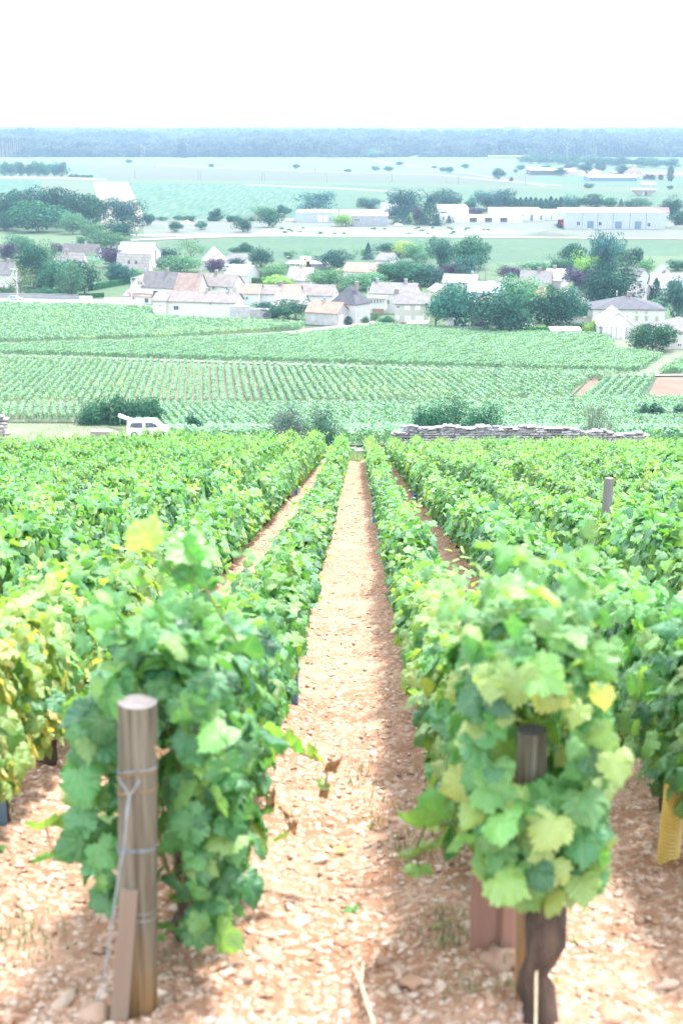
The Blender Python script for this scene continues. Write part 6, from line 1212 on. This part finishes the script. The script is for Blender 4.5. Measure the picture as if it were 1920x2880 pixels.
# poles, masts, lamps
def pole(px, yb, yt, label, wd=.3, arm=0, group=None, name='utility_pole', m='bare', lamp=False, dx=0):
    p = G(px, yb); h = z_at(p[0], p[1], yt) - p[2]; rt = empty(name, p, 0, label, 'pole' if not lamp else 'street lamp', group); b = MB(); b.tube([(0, 0, -.3), (0, 0, h)], [wd / 2, wd / 3], 6); b.obj('pole', M[m], rt)
    if arm: b = MB(); b.box(-arm / 2, arm / 2, -.08, .08, h - .8, h - .6); b.obj('crossarm', M[m], rt)
    if lamp: b = MB(); b.tube([(0, 0, h), (.25 * dx, 0, h + .3), (1.1 * dx, 0, h + .35)], .05, 6); b.obj('arm', M[m], rt); b = MB(); b.box(min(1.0 * dx, 1.7 * dx), max(1.0 * dx, 1.7 * dx), -.15, .15, h + .27, h + .42); b.obj('lamp_head', M['white_metal'], rt)
for k, (px, yb, yt) in enumerate([(168, 407, 388), (177, 407, 388), (311, 411, 392), (456, 414, 392), (462, 414, 393), (602, 416, 396), (608, 416, 397), (750, 419, 398), (900, 417, 398), (1024, 420, 412), (355, 386, 366), (724, 399, 380), (1205, 426, 402), (1052, 424, 404)]):
    pole(px, yb, yt, 'thin wooden power pole standing on the far plain', .7, 0, 'power poles crossing the far plain')
for k, (px, yb, yt) in enumerate([(326, 361, 330), (333, 361, 335), (804, 357, 325), (1300, 371, 336), (1366, 371, 334), (930, 330, 302), (1538, 372, 350)]):
    p = G(px, max(yb, 357)); h = z_at(p[0], p[1], yt) - p[2]; rt = empty('pylon', p, 0, 'hazy lattice power pylon against the forest', 'pylon', 'power pylons along the forest'); w_ = h * .07
    for sx, sy in ((-1, -1), (1, -1), (1, 1), (-1, 1)): b = MB(); b.tube([(sx * w_, sy * w_, 0), (sx * w_ * .25, sy * w_ * .25, h)], .35, 4); b.obj('leg', M['bare'], rt)
    for z_ in (.7, .82, .94): b = MB(); b.box(-h * .13, h * .13, -.3, .3, h * z_ - .3, h * z_ + .3); b.obj('crossarm', M['bare'], rt)
for px, yt in [(1053, 340), (1063, 345), (1075, 342), (1083, 340), (1098, 345), (1133, 341), (1140, 341), (1173, 341), (1185, 344), (1214, 341), (896, 338), (1016, 338), (1019, 339)]:
    pole(px, 363, yt + 2, 'slim motorway lamp mast before the forest', .5, 0, 'motorway lamp masts', 'lamp_mast', 'bare')
pole(643, 508, 492, 'curved street lamp by the grey blue warehouse', .3, 0, None, 'street_lamp', 'white_metal', True, 1)
pole(304, 701, 640, 'tall street lamp in front of the brown shuttered gable', .22, 0, None, 'street_lamp', 'white_metal', True, 1)
pole(42, 691, 620, 'white lamp post beside the parked silver car', .2, 0, None, 'street_lamp', 'white_metal', True, -1)
pole(844, 690, 662, 'white street lamp behind the pyramid roofed house', .2, 0, None, 'street_lamp', 'white_metal', True, 1)
pole(671, 640, 592, 'grey lamp post by the tractor yard', .25, 0, None, 'street_lamp', 'bare', True, -1)
pole(1114, 654, 616, 'bare wooden pole on the village lawn', .35, 2.2)
pole(1226, 676, 630, 'grey pole in front of the twin chimney roofs', .35, 0)
pole(910, 625, 590, 'thin wooden pole behind the pink tiled house', .35, 0)
pole(1414, 724, 686, 'white lamp in front of the slate roof', .2, 0, None, 'street_lamp', 'white_metal', True, 1)
pole(1539, 690, 654, 'curved white lamp before the diamond patterned roof', .2, 0, None, 'street_lamp', 'white_metal', True, 1)
p = G(333, 960); 
# ------------------------------------------------------------------ vehicles
def car(base, yaw, L, Wd, Hh, paint, label, kind='hatch', hatch_open=False, hide=0):
    rt = empty('parked_car' if kind != 'van' else 'van', base, yaw, label, 'car' if kind != 'van' else 'van')
    if kind == 'van': out = [(-.5, .16), (-.5, .55), (-.485, .97), (-.44, 1.0), (.12, 1.0), (.2, .96), (.34, .62), (.47, .54), (.5, .42), (.5, .16)]
    else: out = [(-.5, .2), (-.5, .5), (-.43, .68), (-.33, .93), (-.2, 1.0), (.08, .97), (.24, .66), (.44, .56), (.5, .42), (.5, .2)]
    n = len(out); rows = []
    V = []; F = []
    for j, (yf, sh) in enumerate(((-.5, .9), (-.46, 1), (.46, 1), (.5, .9))):
        for (x, z) in out:
            tum = .12 * max(0, (z - .55) / .45) if j in (0, 1) else -.12 * max(0, (z - .55) / .45)
            V.append((x * L * (1 if j in (1, 2) else .985), (yf + tum * (.9 if abs(yf) == .5 else 1)) * Wd, z * Hh))
    for j in range(3):
        for i in range(n): k = (i + 1) % n; F.append((j * n + i, j * n + k, (j + 1) * n + k, (j + 1) * n + i))
    F.append(tuple(range(n))[::-1]); F.append(tuple(3 * n + i for i in range(n)))
    me = bpy.data.meshes.new('body'); me.from_pydata(V, [], F); me.materials.append(M[paint]); o = link(bpy.data.objects.new('body', me), rt); md = o.modifiers.new('bevel', 'BEVEL'); md.width = .05; md.segments = 2
    def side(pts, nm, m, off=.01):
        for s in (-1, 1):
            b = MB(); q = []
            for x, z in pts:
                tum = .12 * max(0, (z - .55) / .45); y = s * (.5 - tum * .9) * Wd + s * off; q.append((x * L, y, z * Hh))
            q2 = [(x, y - s * .03, z) for x, y, z in q]; m_ = len(q); f = list(range(m_)); b.poly(q + q2, [tuple(f if s < 0 else f[::-1]), tuple(i + m_ for i in (f[::-1] if s < 0 else f))] + [(i, (i + 1) % m_, (i + 1) % m_ + m_, i + m_) for i in range(m_)]); b.obj(nm, M[m], rt)
    if kind == 'van': side([(-.42, .64), (-.4, .8), (-.36, .88), (-.12, .88), (-.12, .6), (-.3, .6)], 'window', 'glass'); side([(-.05, .6), (-.05, .88), (.1, .88), (.18, .82), (.27, .62), (.2, .6)], 'window', 'glass')
    else: side([(-.36, .66), (-.27, .88), (-.1, .93), (-.1, .64)], 'window', 'glass'); side([(-.07, .64), (-.07, .93), (.06, .91), (.17, .66)], 'window', 'glass')
    for (x, s) in ((-.32, -1), (-.32, 1), (.33, -1), (.33, 1)):
        r_ = Hh * .19; b = MB(); b.tube([(0, -.1, 0), (0, .1, 0)], r_, 18); w_ = b.obj('wheel', M['tyre'], rt); w_.location = (x * L, s * (Wd * .5 - .08), r_); b = MB(); b.tube([(0, -.112, 0), (0, .112, 0)], r_ * .58, 14); b.obj('rim', M['white_metal'], w_)
    for s in (-1, 1):
        b = MB(); b.box(-.505 * L, -.485 * L, s * Wd * .44 - .06, s * Wd * .44 + .06, Hh * .42, Hh * .62); b.obj('tail_light', M['red'], rt)
    if hatch_open:
        b = MB(); b.poly([(-.44 * L, -Wd * .38, Hh * 1.0), (-.44 * L, Wd * .38, Hh * 1.0), (-.44 * L - 1.1, Wd * .4, Hh * 1.0 + .45), (-.44 * L - 1.1, -Wd * .4, Hh * 1.0 + .45), (-.44 * L, -Wd * .38, Hh * 1.0 + .08), (-.44 * L, Wd * .38, Hh * 1.0 + .08), (-.44 * L - 1.1, Wd * .4, Hh * 1.0 + .53), (-.44 * L - 1.1, -Wd * .4, Hh * 1.0 + .53)], [(0, 3, 2, 1), (4, 5, 6, 7), (0, 1, 5, 4), (1, 2, 6, 5), (2, 3, 7, 6), (3, 0, 4, 7)]); b.obj('tailgate', M[paint], rt)
        b = MB(); b.box(-.505 * L, -.495 * L, -Wd * .36, Wd * .36, Hh * .3, Hh * .92); b.obj('boot_opening', M['glass'], rt)
    return rt
vd = 118.0
p = at_d(341, vd); s_ = scale_at(p); Lv = 93 * s_; zt = z_at(p[0], p[1], 963); print('van L', Lv, 'h', zt - p[2])
f_ = 4.35 / Lv; vd2 = vd
while True:
    p = at_d(341, vd2); Lv = 93 * scale_at(p)
    if Lv >= 4.3: break
    vd2 += 1
zt = z_at(p[0], p[1], 963); p[2] = zt - 1.8; print('van at', vd2, 'ground gap', p[2] - zg(p[0], p[1]))
car(p, R(4), 4.35, 1.8, 1.8, 'car_white', 'white van with raised tailgate parked beyond the vines', 'van', True)
q = p + np.array([0, 0, 0.0]); P0 = q
0 and patch('van_terrace', [(p[0] - 22, p[1] - 7), (p[0] + 9, p[1] - 7), (p[0] + 9, p[1] + 5), (p[0] - 22, p[1] + 5)], M['drygrass'], max(.1, p[2] - float(zg(p[0], p[1] - 0)) + LOW - .0) if False else .15, 'grassy track where the van stands', world=True)
c_ = at_d(236, vd2 - 4); b = MB(); zt2 = z_at(c_[0], c_[1], 989) ; w_ = 52 * scale_at(c_); b.poly([(-w_ / 2, -.5, -.6), (w_ / 2, -.5, -.6), (w_ / 2, .5, -.6), (-w_ / 2, .5, -.6), (-w_ / 2 + .05, -.45, max(.5, zt2 - c_[2])), (w_ / 2 - .1, -.45, max(.5, zt2 - c_[2]) - .05), (w_ / 2 - .1, .45, max(.5, zt2 - c_[2])), (-w_ / 2 + .05, .45, max(.5, zt2 - c_[2]) + .08)], [(0, 3, 2, 1), (4, 5, 6, 7), (0, 1, 5, 4), (1, 2, 6, 5), (2, 3, 7, 6), (3, 0, 4, 7)])
b.obj('concrete_trough', WALLM['stone'], loc=c_, label='grey concrete trough beside the rear of the white van', cat='trough')
car(G(1207, 757), R(170), 4.2, 1.8, 1.45, 'car_white', 'white hatchback parked beside the dark box hedge')
car(G(36, 690), R(-8), 4.3, 1.8, 1.45, 'car_blue', 'silver blue car parked on the street by the white lamp post')
car(G(1062, 757) , R(175), 4.0, 1.7, 1.4, 'car_blue', 'pale blue car under the trees by the pergola house')
car(G(520, 621), R(10), 4.5, 1.9, 2.0, 'car_white', 'white van parked by the small grey roofed house', 'van')
car(G(534, 617), R(0), 4.2, 1.8, 1.5, 'car_blue', 'small car beside the white van at the back meadow')
for k, (px, pn) in enumerate([(664, 'car_white'), (676, 'car_white'), (800, 'car_white'), (860, 'car_white'), (915, 'car_white')]): car(G(px, 508 if k < 2 else 519), R(5), 4.4, 1.8, 1.5, pn, 'small white car parked ' + ('by the entrance of the grey blue warehouse', 'at the wall of the grey blue warehouse', 'below the weeping tree', 'before the flat grey block', 'beside the broad conifer')[k], 'hatch')
# water tanks and tractor by the flat hall, excavator by the big warehouse
for k, (px) in enumerate((697, 706)):
    p = G(px, 604); b = MB(); b.tube([(-1.4, 0, 1.4), (-1.2, 0, 1.4), (1.2, 0, 1.4), (1.4, 0, 1.4)], [.6, 1.0, 1.0, .6], 14); b.obj('water_tank', M['white_metal'], loc=p, label='white tank behind the flat white hall, %s the grey lamp post' % ('nearer' if k == 0 else 'farther from'), cat='tank')
def machine(px, py, yaw, label, col, name, s=1.0):
    p = G(px, py); rt = empty(name, p, yaw, label, name); b = MB(); b.box(-1.6 * s, .3 * s, -.5 * s, .5 * s, .7 * s, 1.5 * s); b.obj('bonnet', M[col], rt); b = MB(); b.box(.3 * s, 1.6 * s, -.75 * s, .75 * s, .8 * s, 2.6 * s); c = b.obj('cab', M[col], rt); b = MB(); b.box(.4 * s, 1.5 * s, -.78 * s, .78 * s, 1.5 * s, 2.4 * s); b.obj('window', M['glass'], c)
    for (x, r_) in ((-1.1, .5), (1.0, .8)):
        for sg in (-1, 1): b = MB(); b.tube([(0, -.2 * s, 0), (0, .2 * s, 0)], r_ * s, 14); w_ = b.obj('wheel', M['tyre'], rt); w_.location = (x * s, sg * .85 * s, r_ * s)
    b = MB(); b.tube([(-1.5 * s, 0, 1.2 * s), (-2.6 * s, 0, 2.4 * s), (-3.4 * s, 0, .7 * s)], .12 * s, 6); b.obj('arm', M[col], rt)
machine(702 - 2, 622 - 5, .3, 'orange tractor standing beside the meadow tree', 'yellow', 'tractor', 1.1)
machine(1292, 523, 2.6, 'red excavator beside the largest warehouse', 'red', 'excavator', 1.6)
def mound(px, py, wd, h, m, label):
    p = G(px, py); s_ = scale_at(p); n = 22; V = []; F = []
    for j in range(n):
        for i in range(n):
            u, v = i / (n - 1) * 2 - 1, j / (n - 1) * 2 - 1; e = max(0, 1 - u * u - v * v) ** .8
            V.append((u * wd * s_ / 2, v * wd * s_ / 3, h * s_ * e * (.6 + .8 * float(fbm(np.array([u * 3 + 9 + px]), np.array([v * 3 + 5]), 3)[0])) - .1))
    F = [(j * n + i, j * n + i + 1, (j + 1) * n + i + 1, (j + 1) * n + i) for j in range(n - 1) for i in range(n - 1)]
    o = link(bpy.data.objects.new('spoil_heap', mesh_np('spoil_heap', V, F, m, smooth=True))); o.location = p; tag(o, label, 'heap')
mound(1270, 540, 130, 12, M['yard'], 'broad pale earth heap in front of the largest warehouse')
mound(1330, 528, 60, 7, M['yard'], 'small earth heap touching the largest warehouse')
mound(600, 506, 110, 14, M['plough'], 'brownish earth bank along the gravel ground')
mound(430, 514, 36, 8, M['dirtroad'], 'white rubble heap on the gravel ground')
mound(1560, 526, 70, 8, M['yard'], 'pale heap beyond the end of the largest warehouse')
# dead pale trunks at the forest edge
for k in range(14):
    px = 2 + k * 4.4 + rr_.uniform(-1, 1); pole(px, 361, rr_.uniform(322, 332), 'pale bare trunk in the dying stand at the forest edge', 1.2, 0, 'pale bare trunks at the forest edge', 'bare_trunk', 'wood_red')
print('objects', len(bpy.data.objects), time.time() - T0)

# ------------------------------------------------------------------ air
b = MB(); b.box(-8800, 8800, -399, 19900, 1.0 - 0, CAMZ + 3.5)
hz = b.mesh('haze', []); mh = bpy.data.materials.new('air'); mh.use_nodes = True; n = mh.node_tree.nodes; n.clear(); ou = n.new('ShaderNodeOutputMaterial'); pv = n.new('ShaderNodeVolumePrincipled')
pv.inputs['Color'].default_value = (*HAZE_COLOR, 1); pv.inputs['Density'].default_value = HAZE_DENSITY; pv.inputs['Anisotropy'].default_value = .1
mh.node_tree.links.new(pv.outputs[0], ou.inputs['Volume']); hz.materials.append(mh)
ho = link(bpy.data.objects.new('haze', hz)); tag(ho, 'thin pale blue air over the plain', None, None, 'stuff')
